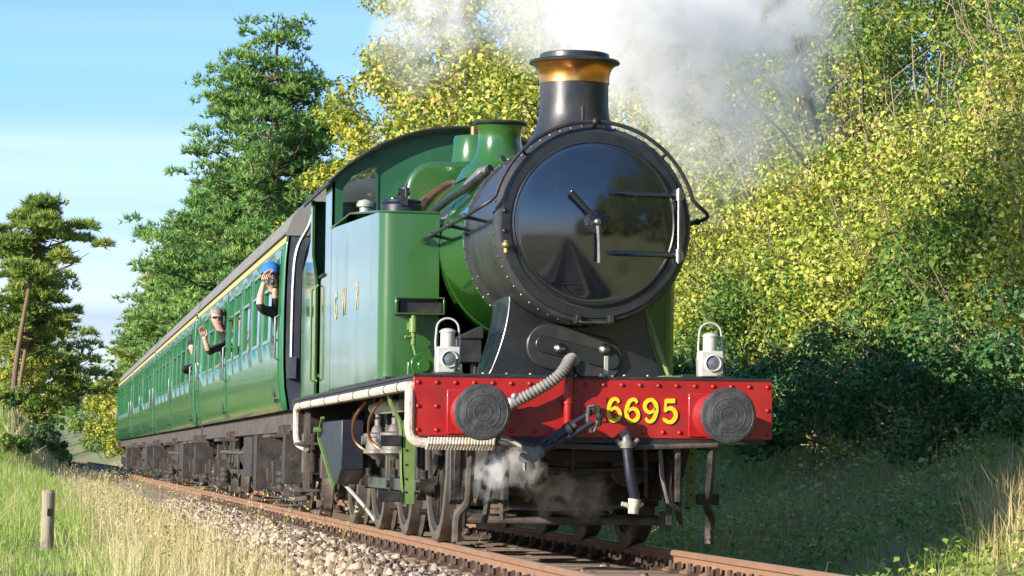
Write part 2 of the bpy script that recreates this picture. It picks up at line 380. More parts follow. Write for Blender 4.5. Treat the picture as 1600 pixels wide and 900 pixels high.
def np_mesh(name, V, F):
    """F: (n, k) index array, all faces of one size"""
    me = bpy.data.meshes.new(name)
    V = np.asarray(V, np.float32); F = np.asarray(F, np.int32); n, k = F.shape
    me.vertices.add(len(V)); me.vertices.foreach_set('co', V.ravel())
    me.loops.add(n * k); me.loops.foreach_set('vertex_index', F.ravel())
    me.polygons.add(n); me.polygons.foreach_set('loop_start', np.arange(0, n * k, k, dtype=np.int32))
    me.update(calc_edges=True)
    return me

def each(name, mat, parent, pieces, **kw):
    return [m.build(name, mat, parent, **kw) for m in pieces]

def smooth01(t): t = np.clip(t, 0, 1); return t * t * (3 - 2 * t)
def arc(c, r, a0, a1, n, fn):
    return [fn(c[0] + r * math.cos(R(a0 + (a1 - a0) * i / n)), c[1] + r * math.sin(R(a0 + (a1 - a0) * i / n))) for i in range(n + 1)]

# ------------------------------------------------------------------ the ground
def ground_z(x, y):
    x = np.asarray(x, float); y = np.asarray(y, float)
    z = np.full(np.broadcast(x, y).shape, -0.40)
    # left: a meadow that climbs gently away from the line, then a cutting side under the pines
    l = smooth01((-x - 2.3) / 3.2)
    z = z + l * 0.55 * smooth01((y - 8) / 55)
    bank = smooth01((y - 64) / 40) * smooth01((-x - 2.6) / 3.0) * (1 - 0.6 * smooth01((y - 260) / 120))
    z = z + 2.3 * bank
    z = z + 0.5 * smooth01((-x - 9) / 20)
    # right: the cutting side
    r = np.clip(x - 2.2, 0, None)
    rise = 0.40 * np.clip(r, 0, 3.2) + 0.52 * np.clip(r - 3.2, 0, 9) + 0.06 * np.clip(r - 12.2, 0, 60)
    z = z + rise * (1 - 0.25 * smooth01((y - 150) / 150))
    # the far rise of land that closes the view
    z = z + 26 * smooth01((y - 500) / 700) * smooth01((np.abs(x) + 400) / 700)
    z = z + 0.05 * np.sin(x * 1.7 + y * 0.31) * np.sin(y * 0.9 - x * 0.4) * smooth01((np.abs(x) - 2.2) / 1.0)
    return z

def axis_pts(spans):
    out = []
    for a, b, n in spans: out += list(np.linspace(a, b, n, endpoint=False))
    return np.array(out + [spans[-1][1]])
gx = axis_pts([(-1500, -200, 8), (-200, -40, 12), (-40, -10, 20), (-10, 10, 70), (10, 30, 24), (30, 200, 14), (200, 1500, 8)])
gy = axis_pts([(-1500, -200, 8), (-200, -30, 20), (-30, 60, 160), (60, 160, 70), (160, 500, 30), (500, 2500, 16)])
GX, GY = np.meshgrid(gx, gy, indexing='ij')
V = np.stack([GX, GY, ground_z(GX, GY)], -1).reshape(-1, 3)
ny = len(gy)
ii, jj = np.meshgrid(np.arange(len(gx) - 1), np.arange(ny - 1), indexing='ij')
F = np.stack([ii * ny + jj, (ii + 1) * ny + jj, (ii + 1) * ny + jj + 1, ii * ny + jj + 1], -1).reshape(-1, 4)
ground = link('ground', np_mesh('ground', V, F), 'ground_soil', smooth=80, origin=(0, 0, 0))
tag(ground, 'grassy railway cutting with a bank on each side', kind='structure')

# ------------------------------------------------------------------ trackbed and track
def bed_z(x):
    a = np.abs(x)
    return np.where(a < 1.42, -0.125, -0.125 - (a - 1.42) * 0.52)
bx_ = np.array([-2.1, -1.9, -1.65, -1.42, -1.1, -.75, 0, .75, 1.1, 1.42, 1.65, 1.9, 2.1])
by_ = np.concatenate([np.arange(-120, -8, 4.0), np.arange(-8, 60, 0.8), np.arange(60, 420, 6.0)])
BX, BY = np.meshgrid(bx_, by_, indexing='ij')
V = np.stack([BX, BY, bed_z(BX) - 0.02], -1).reshape(-1, 3); nb = len(by_)
ii, jj = np.meshgrid(np.arange(len(bx_) - 1), np.arange(nb - 1), indexing='ij')
F = np.stack([ii * nb + jj, (ii + 1) * nb + jj, (ii + 1) * nb + jj + 1, ii * nb + jj + 1], -1).reshape(-1, 4)
track = link('railway_track', np_mesh('railway_track', V, F), 'ballast_bed', smooth=0, origin=(0, 0, 0))
tag(track, 'single railway track of rusty rails on stone ballast', kind='structure')

def rail_profile(xc):
    # flat bottomed rail, head 70 mm, foot 140 mm, 150 mm high; the head is rounded
    h = [(-.070, -.150), (.070, -.150), (.070, -.140), (.012, -.118), (.010, -.045), (.035, -.034), (.036, -.008), (.028, 0), (-.028, 0), (-.036, -.008), (-.035, -.034), (-.010, -.045), (-.012, -.118), (-.070, -.140)]
    return [(xc + a, RZ + b) for a, b in h]
for s in (-1, 1):
    rl = MB().prism(rail_profile(s * 0.755), 'y', -118, 415).build('rail', 'rail_rust', track, smooth=20)
    mb = MB(); mb.box((s * .755 - .022, -118, RZ), (s * .755 + .022, 415, RZ + .0025)); mb.build('running_band', 'rail_top', rl)

sl = MB().box((-1.30, -.125, RZ - .29), (1.30, .125, RZ - .155)).build('sleeper', 'sleeper_wood', track, bevel=.012, origin=(0, 0, RZ - .29))
def chair_mb(xc):
    mb = MB()
    mb.box((xc - .15, -.08, RZ - .156), (xc + .15, .08, RZ - .138))
    for q in (-1, 1):
        mb.prism([(xc + q * .045, RZ - .138), (xc + q * .135, RZ - .138), (xc + q * .115, RZ - .105), (xc + q * .048, RZ - .07)][::q], 'y', -.05, .05)
        mb.cyl((xc + q * .115, .0, RZ - .12), (xc + q * .115, 0, RZ - .06), .020, .018, n=6)
        mb.cyl((xc + q * .10, -.045, RZ - .12), (xc + q * .10, -.045, RZ - .078), .016, n=6)
    return mb
for s in (-1, 1):
    chair_mb(s * .755).build('rail_chair', 'chair_iron', sl)
ys = [-3.6 + .66 * k for k in range(64)]
sl.location.y = ys[0] - .0
WORLD_LOC[sl.name] = Vector((0, ys[0], RZ - .29))
for y in ys[1:]:
    c = copy_tree(sl, track)
    c.location.y = y + random.uniform(-.02, .02); c.rotation_euler = (0, 0, random.uniform(-.012, .012))
mb = MB()
for k in range(0, 250):                                       # the sleepers too far off to pick apart
    y = ys[-1] + .66 * (k + 1)
    mb.box((-1.3, y - .125, RZ - .29), (1.3, y + .125, RZ - .155))
for k in range(0, 110):
    y = ys[0] - .66 * (k + 1)
    mb.box((-1.3, y - .125, RZ - .29), (1.3, y + .125, RZ - .155))
tag(mb.build('sleepers', 'sleeper_wood', track), kind='stuff')

# ------------------------------------------------------------------ ballast stones
def stones(n, xr, yr, size, zfun, seed):
    g = np.random.default_rng(seed)
    x = g.uniform(*xr, n); y = yr[0] + (yr[1] - yr[0]) * g.random(n) ** 1.25
    base = np.array([(-1, -1, -1), (1, -1, -1), (1, 1, -1), (-1, 1, -1), (-1, -1, 1), (1, -1, 1), (1, 1, 1), (-1, 1, 1)], float) * 0.72
    tris = np.array([t for q in [(0, 3, 2, 1), (4, 5, 6, 7), (1, 2, 6, 5), (3, 0, 4, 7), (2, 3, 7, 6), (0, 1, 5, 4)] for t in ((q[0], q[1], q[2]), (q[0], q[2], q[3]))])
    P = base[None] * g.uniform(.6, 1.3, (n, 8, 1)) * g.uniform(.6, 1.25, (n, 1, 3))
    sz = size * g.uniform(.5, 1.25, n)
    q = g.normal(size=(n, 4)); q /= np.linalg.norm(q, axis=1)[:, None]
    w, a, b, c = q.T
    M = np.stack([1 - 2 * (b * b + c * c), 2 * (a * b - c * w), 2 * (a * c + b * w), 2 * (a * b + c * w), 1 - 2 * (a * a + c * c), 2 * (b * c - a * w),
                  2 * (a * c - b * w), 2 * (b * c + a * w), 1 - 2 * (a * a + b * b)], -1).reshape(n, 3, 3)
    P = np.einsum('nij,nkj->nki', M, P) * sz[:, None, None]
    z = zfun(x) + sz * g.uniform(-.35, .55, n)
    P = P + np.stack([x, y, z], -1)[:, None]
    return P.reshape(-1, 3), (tris[None] + (np.arange(n) * 8)[:, None, None]).reshape(-1, 3)
Vs, Fs, off = [], [], 0
for a in ((10500, (-2.15, -1.0), (-4.2, 38), .036, bed_z, 1), (4600, (-1.25, .75), (-4.2, 14), .034, lambda x: bed_z(x) - .035, 2), (2200, (.8, 2.0), (-4, 16), .034, bed_z, 3)):
    v, f = stones(*a); Vs.append(v); Fs.append(f + off); off += len(v)
bl = link('ballast', np_mesh('ballast', np.concatenate(Vs), np.concatenate(Fs)), 'ballast_stone', smooth=0, origin=(0, 0, 0))
tag(bl, 'pale brown crushed stone ballast beside and between the rails', 'ballast', kind='stuff')

# ------------------------------------------------------------------ the locomotive
loco = empty('steam_locomotive', (0, 5.3, RZ))
tag(loco, 'green tank locomotive with red buffer beam numbered 6695 leading the train', 'locomotive')
SZ = 2.395                                                   # boiler centre line

# --- frames and running plate
fr = MB()
for s in (-1, 1): fr.box((s * .62 - .02, .035, .42), (s * .62 + .02, 10.85, 1.285))
fr.box((-.6, 2.9, .85), (.6, 10.8, 1.25)).box((-.6, .75, .60), (.6, 1.75, 1.22)).box((-.6, 5.5, .35), (.6, 6.4, .9)).box((-.6, 7.4, .4), (.6, 8.4, .9))
fr.build('main_frame', 'oily_iron', loco, bevel=.006)
rp = MB().box((-1.295, .038, 1.287), (1.295, 10.9, 1.312)).build('running_plate', 'black_iron', loco, bevel=.004)
for s in (-1, 1):
    MB().box((s * 1.27 - .012, .04, 1.19), (s * 1.27 + .012, 10.9, 1.285)).build('valance', 'black_iron', rp)
mb = MB()
for k in range(48): mb.dome((-1.2825, .35 + k * .215, 1.245), .011, (-1, 0, 0), 6, 2)
for k in range(30): mb.dome((-1.285 + .012 * 0, 3.3 + .24 * k, 1.313), .010, (0, 0, 1), 6, 2)
tag(mb.build('rivets', 'black_iron', rp), kind='stuff')
MB().box((-1.295, 10.9, .87), (1.295, 10.94, 1.29)).build('rear_buffer_beam', 'black_iron', loco, bevel=.004)

# --- buffer beam
beam = MB().box((-1.295, 0, .872), (1.295, .036, 1.288)).build('buffer_beam', 'red_beam', loco, bevel=.003)
MB().box((-1.298, -.006, 1.2885), (1.298, .036, 1.302)).build('top_strip', 'black_iron', beam)
MB().box((-1.25, .01, .835), (1.25, .05, .870)).build('lower_angle', 'black_iron', beam)
mb = MB()
def rivet(x, z, r=.0175): mb.dome((x, .001, z), r, (0, -1, 0), 10, 3, .9)
for k in range(20):
    x = -1.262 + k * .1328
    rivet(x, 1.248)
    if not (-.55 < x < .7): rivet(x, .912)
for x in (-.42, -.29, -.12, .36, .50, .62): rivet(x, .915)
for s in (-1, 1):
    for x in (1.262, 1.13): rivet(s * x, 1.08)
    for z in (.925, 1.045, 1.165):
        rivet(s * .87 - .155, z, .016); rivet(s * .87 + .155, z, .016)
rivet(.70, .99)
tag(mb.build('rivets', 'red_beam', beam), kind='stuff')
for s in (-1, 1):
    MB().box((s * .87 - .19, -.018, .885), (s * .87 + .19, -.0005, 1.20)).build('buffer_plate', 'red_beam', beam, bevel=.008)
    b = MB()
    b.lathe([(.165, -.018), (.165, -.04), (.125, -.055), (.108, -.10), (.098, -.27), (.102, -.275), (.102, -.30), (.06, -.30)], (s * .87, 0, 1.035), (0, 1, 0), 24)
    buf = b.build('buffer', 'red_beam', loco)
    MB().cyl((s * .87, -.29, 1.035), (s * .87, -.47, 1.035), .055, n=20).build('buffer_ram', 'steel', buf)
    MB().lathe([(.02, -.452), (.10, -.458), (.185, -.466), (.196, -.474), (.198, -.487), (.190, -.496), (.15, -.503), (.08, -.508), (.0005, -.51)], (s * .87, 0, 1.035), (0, 1, 0), 44).build('buffer_head', 'buffer_face', buf)
    mb = MB()
    for r, t in ((.176, -.4995), (.118, -.5068), (.06, -.5105)): mb.lathe([(r - .004, t), (r, t - .0022), (r + .004, t)], (s * .87, 0, 1.035), (0, 1, 0), 44)
    mb.build('wear_ring', 'buffer_face', buf)

# --- the running number, each figure a raised flat plate with a black shade
def ribbon(pts, w, x0, z0, sx, sz, y0, y1):
    """flat stroke of varying width drawn through smooth points"""
    P = [Vector((p[0], p[1])) for p in pts]; W = [p[2] for p in pts]
    fine, fw = [], []
    for i in range(len(P) - 1):
        a, b, c, d = P[max(i - 1, 0)], P[i], P[i + 1], P[min(i + 2, len(P) - 1)]
        for k in range(5):
            t = k / 5
            fine.append(0.5 * ((2 * b) + (c - a) * t + (2 * a - 5 * b + 4 * c - d) * t * t + (3 * b - a - 3 * c + d) * t ** 3)); fw.append(W[i] + (W[i + 1] - W[i]) * t)
    fine.append(P[-1]); fw.append(W[-1])
    L_, R_ = [], []
    for i, p in enumerate(fine):
        d = (fine[min(i + 1, len(fine) - 1)] - fine[max(i - 1, 0)]).normalized(); n = Vector((-d.y, d.x))
        L_.append(p + n * fw[i] * w / 2); R_.append(p - n * fw[i] * w / 2)
    vs, fs = [], []
    for l, r in zip(L_, R_):
        for q in (l, r):
            for y in (y0, y1): vs.append((x0 + q.x * sx, y, z0 + q.y * sz))
    for i in range(len(fine) - 1):
        a, b = i * 4, i * 4 + 4
        fs += [(a, a + 2, b + 2, b), (a + 1, b + 1, b + 3, a + 3), (a, b, b + 1, a + 1), (a + 2, a + 3, b + 3, b + 2)]
    e = (len(fine) - 1) * 4
    fs += [(0, 1, 3, 2), (e, e + 2, e + 3, e + 1)]
    return vs, fs
SIX = [[(.80, .80, .7), (.72, .90, .8), (.52, .95, .75), (.28, .82, 1.1), (.14, .52, 1.3), (.16, .26, 1.25), (.34, .08, .9), (.56, .05, .8), (.80, .16, 1.1), (.87, .32, 1.2), (.78, .48, 1.0), (.56, .57, .75), (.34, .51, .65), (.20, .38, .6)]]
NINE = [[(1 - x, 1 - z, w) for x, z, w in SIX[0]]]
FIVE = [[(.82, .93, .95), (.55, .92, .95), (.24, .92, .9)], [(.24, .97, .75), (.21, .70, .7), (.17, .47, .65)], [(.18, .49, .7), (.36, .60, .8), (.60, .60, .95), (.83, .46, 1.2), (.85, .26, 1.25), (.66, .08, 1.0), (.42, .04, .8), (.16, .14, .95), (.14, .22, .7)]]
for x, dg, dz in ((.085, SIX, 0), (.217, SIX, -.002), (.349, NINE, -.004), (.490, FIVE, -.004)):
    z0 = .986 + dz
    mb = MB(); sh = MB()
    for k, st in enumerate(dg):
        mb.add(*ribbon(st, .20, x, z0, .115, .172, -.0095 - .0005 * k, -.004))
        sh.add(*ribbon([(a + .065, b - .045, w) for a, b, w in st], .205, x, z0, .115, .172, -.0035 - .0003 * k, -.0005))
    d = mb.build('digit', 'number_yellow', beam, smooth=0)
    sh.build('digit_shade', 'number_shade', d, smooth=0)

# --- draw hook, screw coupling, hoses
MB().box((-.09, -.012, .98), (.09, -.0005, 1.16)).build('hook_plate', 'red_beam', beam, bevel=.006)
hk = MB().tube([(0, 0, 1.07), (0, -.10, 1.07), (0, -.17, 1.055), (0, -.21, 1.01), (0, -.19, .965), (0, -.15, .965)], [.03, .03, .028, .026, .022, .012], 10).build('draw_hook', 'oily_iron', loco)
cp = MB()
cp.tube([(-.035, -.215, 1.085), (.0, -.225, 1.095), (.030, -.215, 1.08), (.036, -.205, 1.0), (.010, -.195, .915), (-.012, -.20, .91), (-.04, -.205, 1.0), (-.035, -.215, 1.085)], .0145, 8)
coup = cp.build('coupling', 'steel', loco)
mb = MB()
for o in (-.038, .038):
    mb.tube([(.0, -.20 + o * .3, 1.015 + o), (-.14, -.21 + o * .3, .93 + o), (-.30, -.20 + o * .3, .835 + o * .9), (-.40, -.19, .77 + o * .6)], .021, 8)
mb.build('coupling_link', 'navy_box', coup)
mb = MB().cyl((-.12, -.205, .955), (-.31, -.205, .83), .026, n=12).cyl((-.16, -.205, .93), (-.19, -.205, .91), .052, n=12).cyl((-.26, -.205, .862), (-.29, -.205, .842), .052, n=12)
mb.build('coupling_screw', 'oily_iron', coup)
mb = MB().cyl((-.42, -.24, .735), (-.42, -.15, .735), .042, n=16).ball((-.38, -.2, .765), .045).cyl((-.49, -.22, .725), (-.49, -.19, .725), .036, n=16)
mb.tube([(-.62, -.03, .862), (-.585, -.10, .855), (-.50, -.17, .80), (-.43, -.2, .755)], .016, 8)
mb.tube([(-.485, -.2, .71), (-.48, -.2, .63)], .014, 6)
mb.build('tommy_bar', 'grey_cast', coup)

coup.location.x -= .045
vp = MB().tube([(-.195, -.035, .915), (-.195, -.045, 1.0), (-.195, -.045, 1.2), (-.195, -.05, 1.30)], [.026, .034, .034, .032], 14)
vp.box((-.255, -.03, 1.135), (-.135, -.0005, 1.165)).cyl((-.195, -.045, 1.11), (-.195, -.045, 1.125), .042, n=14).cyl((-.195, -.045, 1.175), (-.195, -.045, 1.19), .042, n=14)
vac = vp.build('vacuum_pipe', 'red_beam', loco)
MB().tube([(-.195, -.05, 1.295), (-.19, -.05, 1.35), (-.165, -.055, 1.395), (-.15, -.07, 1.41)], .042, 12).cyl((-.10, .02, 1.36), (-.10, -.09, 1.36), .055, n=14).build('pipe_elbow', 'black_iron', vac)
hp = [(-.155, -.06, 1.40), (-.175, -.085, 1.425), (-.205, -.11, 1.41), (-.235, -.125, 1.36), (-.285, -.135, 1.30), (-.36, -.14, 1.245), (-.45, -.14, 1.19), (-.54, -.135, 1.14), (-.615, -.125, 1.10)]
def resample(pts, n):
    P = [Vector(p) for p in pts]; out = []
    for i in range(n):
        t = i / (n - 1) * (len(P) - 1); k = min(int(t), len(P) - 2); t -= k
        a, b, c, d = P[max(k - 1, 0)], P[k], P[k + 1], P[min(k + 2, len(P) - 1)]
        out.append(0.5 * ((2 * b) + (c - a) * t + (2 * a - 5 * b + 4 * c - d) * t * t + (3 * b - a - 3 * c + d) * t ** 3))
    return out
pts = resample(hp, 116)
MB().tube(pts, [.041 if i < 14 or i > 108 else (.0445 if i % 4 < 2 else .036) for i in range(116)], 14).build('vacuum_hose', 'hose_rubber', vac, smooth=50)
MB().cyl((-.60, -.12, 1.11), (-.655, -.10, 1.075), .047, n=14).cyl((-.635, -.001, 1.08), (-.635, -.12, 1.08), .02, n=10).ball((-.60, -.15, 1.155), .022).build('hose_plug', 'pale_metal', vac)

sh = MB().tube([(.215, -.02, .905), (.215, -.05, .89), (.222, -.075, .86), (.225, -.08, .83)], .036, 12).cyl((.225, -.08, .85), (.225, -.08, .80), .05, n=14)
sh.tube([(.15, -.075, .86), (.18, -.085, .825), (.27, -.085, .825), (.305, -.075, .86)], .018, 8)
steam_hose = sh.build('steam_heat_cock', 'grey_cast', loco)
MB().tube(resample([(.226, -.08, .80), (.235, -.085, .72), (.248, -.09, .62), (.27, -.085, .52), (.285, -.075, .45), (.285, -.07, .42)], 26), .038, 14).build('steam_heat_hose', 'navy_box', steam_hose)
mb = MB().cyl((.285, -.07, .44), (.275, -.07, .335), .046, .036, n=12).tube([(.27, -.07, .37), (.22, -.08, .40), (.19, -.08, .405)], .016, 8).tube([(.285, -.07, .40), (.33, -.07, .395), (.345, -.07, .41)], .012, 6)
mb.build('hose_coupling', 'lagging', steam_hose)
MB().tube([(-.87, -.01, .825), (-.5, .0, .82), (.1, .0, .80), (.55, .0, .815), (.9, .02, .83)], .020, 8).build('cross_pipe', 'dusty_iron', loco)

# lagged pipe along the left edge of the running plate
pp = [(-.72, -.012, .815), (-.95, -.012, .815), (-1.20, -.010, .818), (-1.285, .0, .84), (-1.318, .01, .90), (-1.32, .012, 1.02), (-1.32, .014, 1.14), (-1.318, .06, 1.205), (-1.315, .3, 1.222), (-1.315, 3, 1.222), (-1.315, 6, 1.222), (-1.315, 9.6, 1.222), (-1.315, 10.05, 1.21), (-1.315, 10.14, 1.15), (-1.315, 10.15, 1.0), (-1.31, 10.14, .90), (-1.30, 10.02, .84), (-1.24, 9.8, .80)]
lp = MB().tube(resample(pp, 160), .036, 10).build('lagged_pipe', 'lagging', loco)
mb = MB()
for y in (.6, 1.5, 2.6, 3.9, 5.2, 6.6, 8.1, 9.4): mb.cyl((-1.315, y, 1.222), (-1.315, y + .025, 1.222), .041, n=10)
mb.build('pipe_clip', 'black_iron', lp)
mb = MB()
for k in range(22): mb.tube([(-1.2 + .022 * k, -.012, .778), (-1.19 + .022 * k, -.055, .815), (-1.18 + .022 * k, -.012, .855)], .011, 6)
mb.build('rope_binding', 'lagging', lp)

# --- smokebox, door, chimney, saddle
prof = [(.58, .118), (.672, .118), (.700, .128), (.716, .150), (.716, .205), (.700, .212), (.698, 1.70), (.722, 1.705), (.722, 1.765), (.66, 1.77)]
sbx = MB().lathe(prof, (0, 0, SZ), (0, 1, 0), 72).build('smokebox', 'smokebox_black', loco, smooth=28)
mb = MB()
for k in range(56):
    a = 2 * PI * k / 56; d = Vector((math.cos(a), 0, math.sin(a)))
    mb.dome(Vector((0, .178, SZ)) + d * .716, .012, d, 6, 2); mb.dome(Vector((0, 1.735, SZ)) + d * .722, .012, d, 6, 2)
    if k % 2 == 0: mb.dome(Vector((0, 1.60, SZ)) + d * .6985, .011, d, 6, 2)
tag(mb.build('rivets', 'smokebox_black', sbx), kind='stuff')
MB().lathe([(.60, .119), (.605, .108), (.668, .108), (.676, .119)], (0, 0, SZ), (0, 1, 0), 72).build('front_ring', 'ring_gloss', sbx)
dp = [(.0005, .022)] + [(.54 * k / 14, .022 + .058 * (k / 14) ** 2) for k in range(1, 15)] + [(.560, .083), (.572, .082), (.583, .088), (.586, .098), (.586, .1175)]
door = MB().lathe(dp, (0, 0, SZ + .012), (0, 1, 0), 96).build('smokebox_door', 'door_gloss', sbx, smooth=60)
MB().lathe([(.574, .083), (.582, .076), (.592, .08), (.594, .094), (.590, .107)], (0, 0, SZ + .012), (0, 1, 0), 96).build('door_rim', 'ring_gloss', door)
for z in (SZ + .225, SZ - .205):
    mb = MB()
    P = [(x, .022 + .058 * ((x * x + (z - SZ) ** 2) / .2916) - .008, z) for x in np.linspace(.09, .60, 9)]
    mb.tube(P, [.013] + [.021] * 7 + [.024], 10)
    mb.build('hinge_strap', 'door_gloss', door)
mb = MB().cyl((.612, .055, SZ - .265), (.612, .055, SZ + .275), .0125, n=12).cyl((.612, .055, SZ + .185), (.612, .055, SZ + .265), .026, n=14).cyl((.612, .055, SZ - .255), (.612, .055, SZ - .165), .026, n=14)
mb.box((.59, .06, SZ + .2), (.65, .115, SZ + .25)).box((.59, .06, SZ - .24), (.65, .115, SZ - .18))
mb.build('hinge_pin', 'steel', door)
mb = MB().lathe([(.0005, -.012), (.05, -.012), (.082, -.006), (.086, .004), (.086, .03)], (0, 0, SZ + .012), (0, 1, 0), 28)
for k in range(6): mb.dome((.065 * math.cos(k * PI / 3 + .3), -.008, SZ + .012 + .065 * math.sin(k * PI / 3 + .3)), .010, (0, -1, 0), 8, 2)
mb.build('dart_boss', 'ring_gloss', door)
mb = MB().cyl((0, -.01, SZ + .012), (0, -.075, SZ + .012), .028, .024, n=18)
mb.tube([(-.005, -.06, SZ + .02), (-.09, -.07, SZ + .115), (-.185, -.075, SZ + .215)], [.017, .014, .0165], 10).ball((-.19, -.075, SZ + .22), .019)
mb.build('dart_handle', 'ring_gloss', door)
MB().tube([(.004, -.05, SZ), (.012, -.055, SZ - .13), (.016, -.055, SZ - .28)], [.018, .0135, .016], 10).ball((.0, -.06, SZ + .012), .03).build('dart_handle', 'steel', door)
mb = MB().tube([(-.115, .02, 1.712), (-.10, .0, 1.69), (.115, .0, 1.69), (.13, .02, 1.712)], .011, 8).box((-.135, .0, 1.685), (-.10, .12, 1.745)).box((.10, .0, 1.685), (.135, .12, 1.745))
mb.build('lamp_bracket', 'black_iron', sbx, bevel=.004)
for z in (SZ + .09, SZ - .055): MB().dome((-.645, .106, z), .02, (0, -1, 0), 10, 3).build('door_clamp', 'black_iron', sbx)
mb = MB().cyl((-.645, .11, SZ - .16), (-.645, .03, SZ - .16), .022, n=10).ball((-.645, .02, SZ - .16), .03).cyl((-.645, .03, SZ - .13), (-.645, .03, SZ - .215), .017, n=8)
mb.build('steam_cock', 'brass', sbx)

hr = [(-.865, 3.2, 2.475), (-.865, 2.0, 2.475), (-.865, .9, 2.475), (-.865, .40, 2.475), (-.864, .30, 2.477), (-.856, .215, 2.483), (-.838, .15, 2.495), (-.812, .11, 2.512), (-.780, .088, 2.532), (-.752, .078, 2.552)]
arcp = [(.742 * math.cos(R(a)), .075, SZ + .742 * math.sin(R(a))) for a in range(165, 14, -5)]
hr = hr + arcp + [(-x, y, z) for x, y, z in hr[::-1]]
rail_ = MB().tube(hr, .0145, 10).build('handrail', 'black_iron', loco)
for s_ in (-1, 1):
    for y in (.62, 1.55, 2.6): MB().tube([(s_ * .865, y, 2.475), (s_ * .70, y, 2.44)], [.016, .012], 8).ball((s_ * .865, y, 2.475), .026).build('handrail_knob', 'black_iron', rail_)
MB().tube([(0, .075, SZ + .742), (0, .14, SZ + .70)], .014, 8).ball((0, .07, SZ + .742), .028).build('handrail_knob', 'black_iron', rail_)
for a in (45, 135): MB().tube([(.742 * math.cos(R(a)), .075, SZ + .742 * math.sin(R(a))), (.70 * math.cos(R(a)), .14, SZ + .70 * math.sin(R(a)))], .012, 6).build('handrail_knob', 'black_iron', rail_)
MB().cyl((-.865, 3.12, 2.475), (-.865, 3.16, 2.475), .034, n=12).build('rail_end', 'loco_green', rail_)

# chimney: flared base on the drum, barrel, copper cap, lip
CH = (0, 1.02, 0)
def saddle_ring(r, z, n=48):
    return [(r * math.cos(2 * PI * i / n), 1.02 + r * math.sin(2 * PI * i / n), z) for i in range(n)]
ch = MB(); rings = []
def on_drum(x): return SZ + math.sqrt(max(.70 ** 2 - x * x, .01))
n = 48
for r, f, zt in ((.43, 0, 0), (.40, .10, 3.16), (.345, .35, 3.17), (.300, .65, 3.20), (.275, .88, 3.235), (.262, 1.0, 3.28), (.256, 1.0, 3.36), (.255, 1.0, 3.52)):
    rings.append([(r * math.cos(2 * PI * i / n), 1.02 + r * math.sin(2 * PI * i / n), (on_drum(r * math.cos(2 * PI * i / n)) + .012) * (1 - f) + zt * f) for i in range(n)])
ch.add([p for q in rings for p in q], [(k * n + i, k * n + (i + 1) % n, (k + 1) * n + (i + 1) % n, (k + 1) * n + i) for k in range(len(rings) - 1) for i in range(n)])
chim = ch.build('chimney', 'smokebox_black', loco, smooth=50)
MB().lathe([(.255, 3.51), (.262, 3.512), (.262, 3.53), (.262, 3.57), (.272, 3.61), (.296, 3.645), (.325, 3.662)], CH, (0, 0, 1), 48).build('copper_cap', 'copper', chim, smooth=50)
MB().lathe([(.325, 3.660), (.337, 3.664), (.340, 3.676), (.330, 3.688), (.285, 3.697), (.262, 3.700), (.258, 3.735), (.245, 3.742), (.215, 3.742), (.21, 3.5), (.2, 3.2)], CH, (0, 0, 1), 48).build('chimney_lip', 'smokebox_black', chim, smooth=30)
MB().box((-.012, .60, 3.09), (.012, .63, 3.31)).box((-.06, .57, 3.085), (.06, .68, 3.105)).build('lamp_iron', 'black_iron', sbx, bevel=.004)

# saddle under the smokebox: concave flanks
def sadd(y0, y1):
    prof = []
    for t in np.linspace(0, 1, 12):
        prof.append((.665 - .155 * math.sin(t * PI / 2) ** .9 + .0, 1.315 + .62 * t))
    left = [(-x, z) for x, z in prof]
    top = [(.698 * math.cos(a), SZ + .698 * math.sin(a)) for a in np.linspace(R(-137), R(-43), 14)]
    return prof[:-1] + [(x, z) for x, z in top[::-1]] + left[:-1][::-1]
sp = sadd(0, 0)
sad = MB().prism(sp, 'y', .78, 1.62).build('saddle', 'ring_gloss', loco, bevel=.012, smooth=40)
MB().box((-.74, .70, 1.313), (.74, 1.70, 1.332)).build('saddle_flange', 'smokebox_black', sad, bevel=.005)
mb = MB()
for k in range(9): mb.dome((-.70 + k * .175, .735, 1.333), .013, (0, 0, 1), 6, 2)
tag(mb.build('rivets', 'pale_metal', sad), kind='stuff')
def stadium(cx, cz, half, r, ang, n=12):
    out = []
    for i in range(n + 1): a = -PI / 2 + PI * i / n; out.append((half + r * math.cos(a), r * math.sin(a)))
    for i in range(n + 1): a = PI / 2 + PI * i / n; out.append((-half + r * math.cos(a), r * math.sin(a)))
    c, s = math.cos(ang), math.sin(ang)
    return [(cx + x * c - z * s, cz + x * s + z * c) for x, z in out]
cov = MB().prism(stadium(-.02, 1.50, .20, .165, R(-13)), 'y', .745, .781).build('valve_cover', 'smokebox_black', sad, bevel=.010)
MB().prism(stadium(.0, 1.50, .26, .062, R(-13)), 'y', .725, .746).build('cover_strap', 'ring_gloss', cov, bevel=.006)
mb = MB().lathe([(.046, .745), (.046, .725), (.036, .70), (.018, .688), (.0005, .685)], (-.135, 0, 1.525), (0, 1, 0), 20).lathe([(.046, .745), (.046, .725), (.036, .70), (.018, .688), (.0005, .685)], (.20, 0, 1.525), (0, 1, 0), 20)
mb.build('cover_boss', 'steel', cov)
mb = MB().box((.07, .005, 1.305), (.10, .02, 1.455)).box((.03, .005, 1.303), (.14, .05, 1.318))
mb.build('lamp_iron', 'pale_metal', loco, bevel=.003)
for x in (-.98, .96): MB().box((x - .012, .10, 1.312), (x + .012, .115, 1.42)).box((x - .05, .06, 1.3125), (x + .05, .16, 1.322)).build('lamp_iron', 'black_iron', loco, bevel=.003)
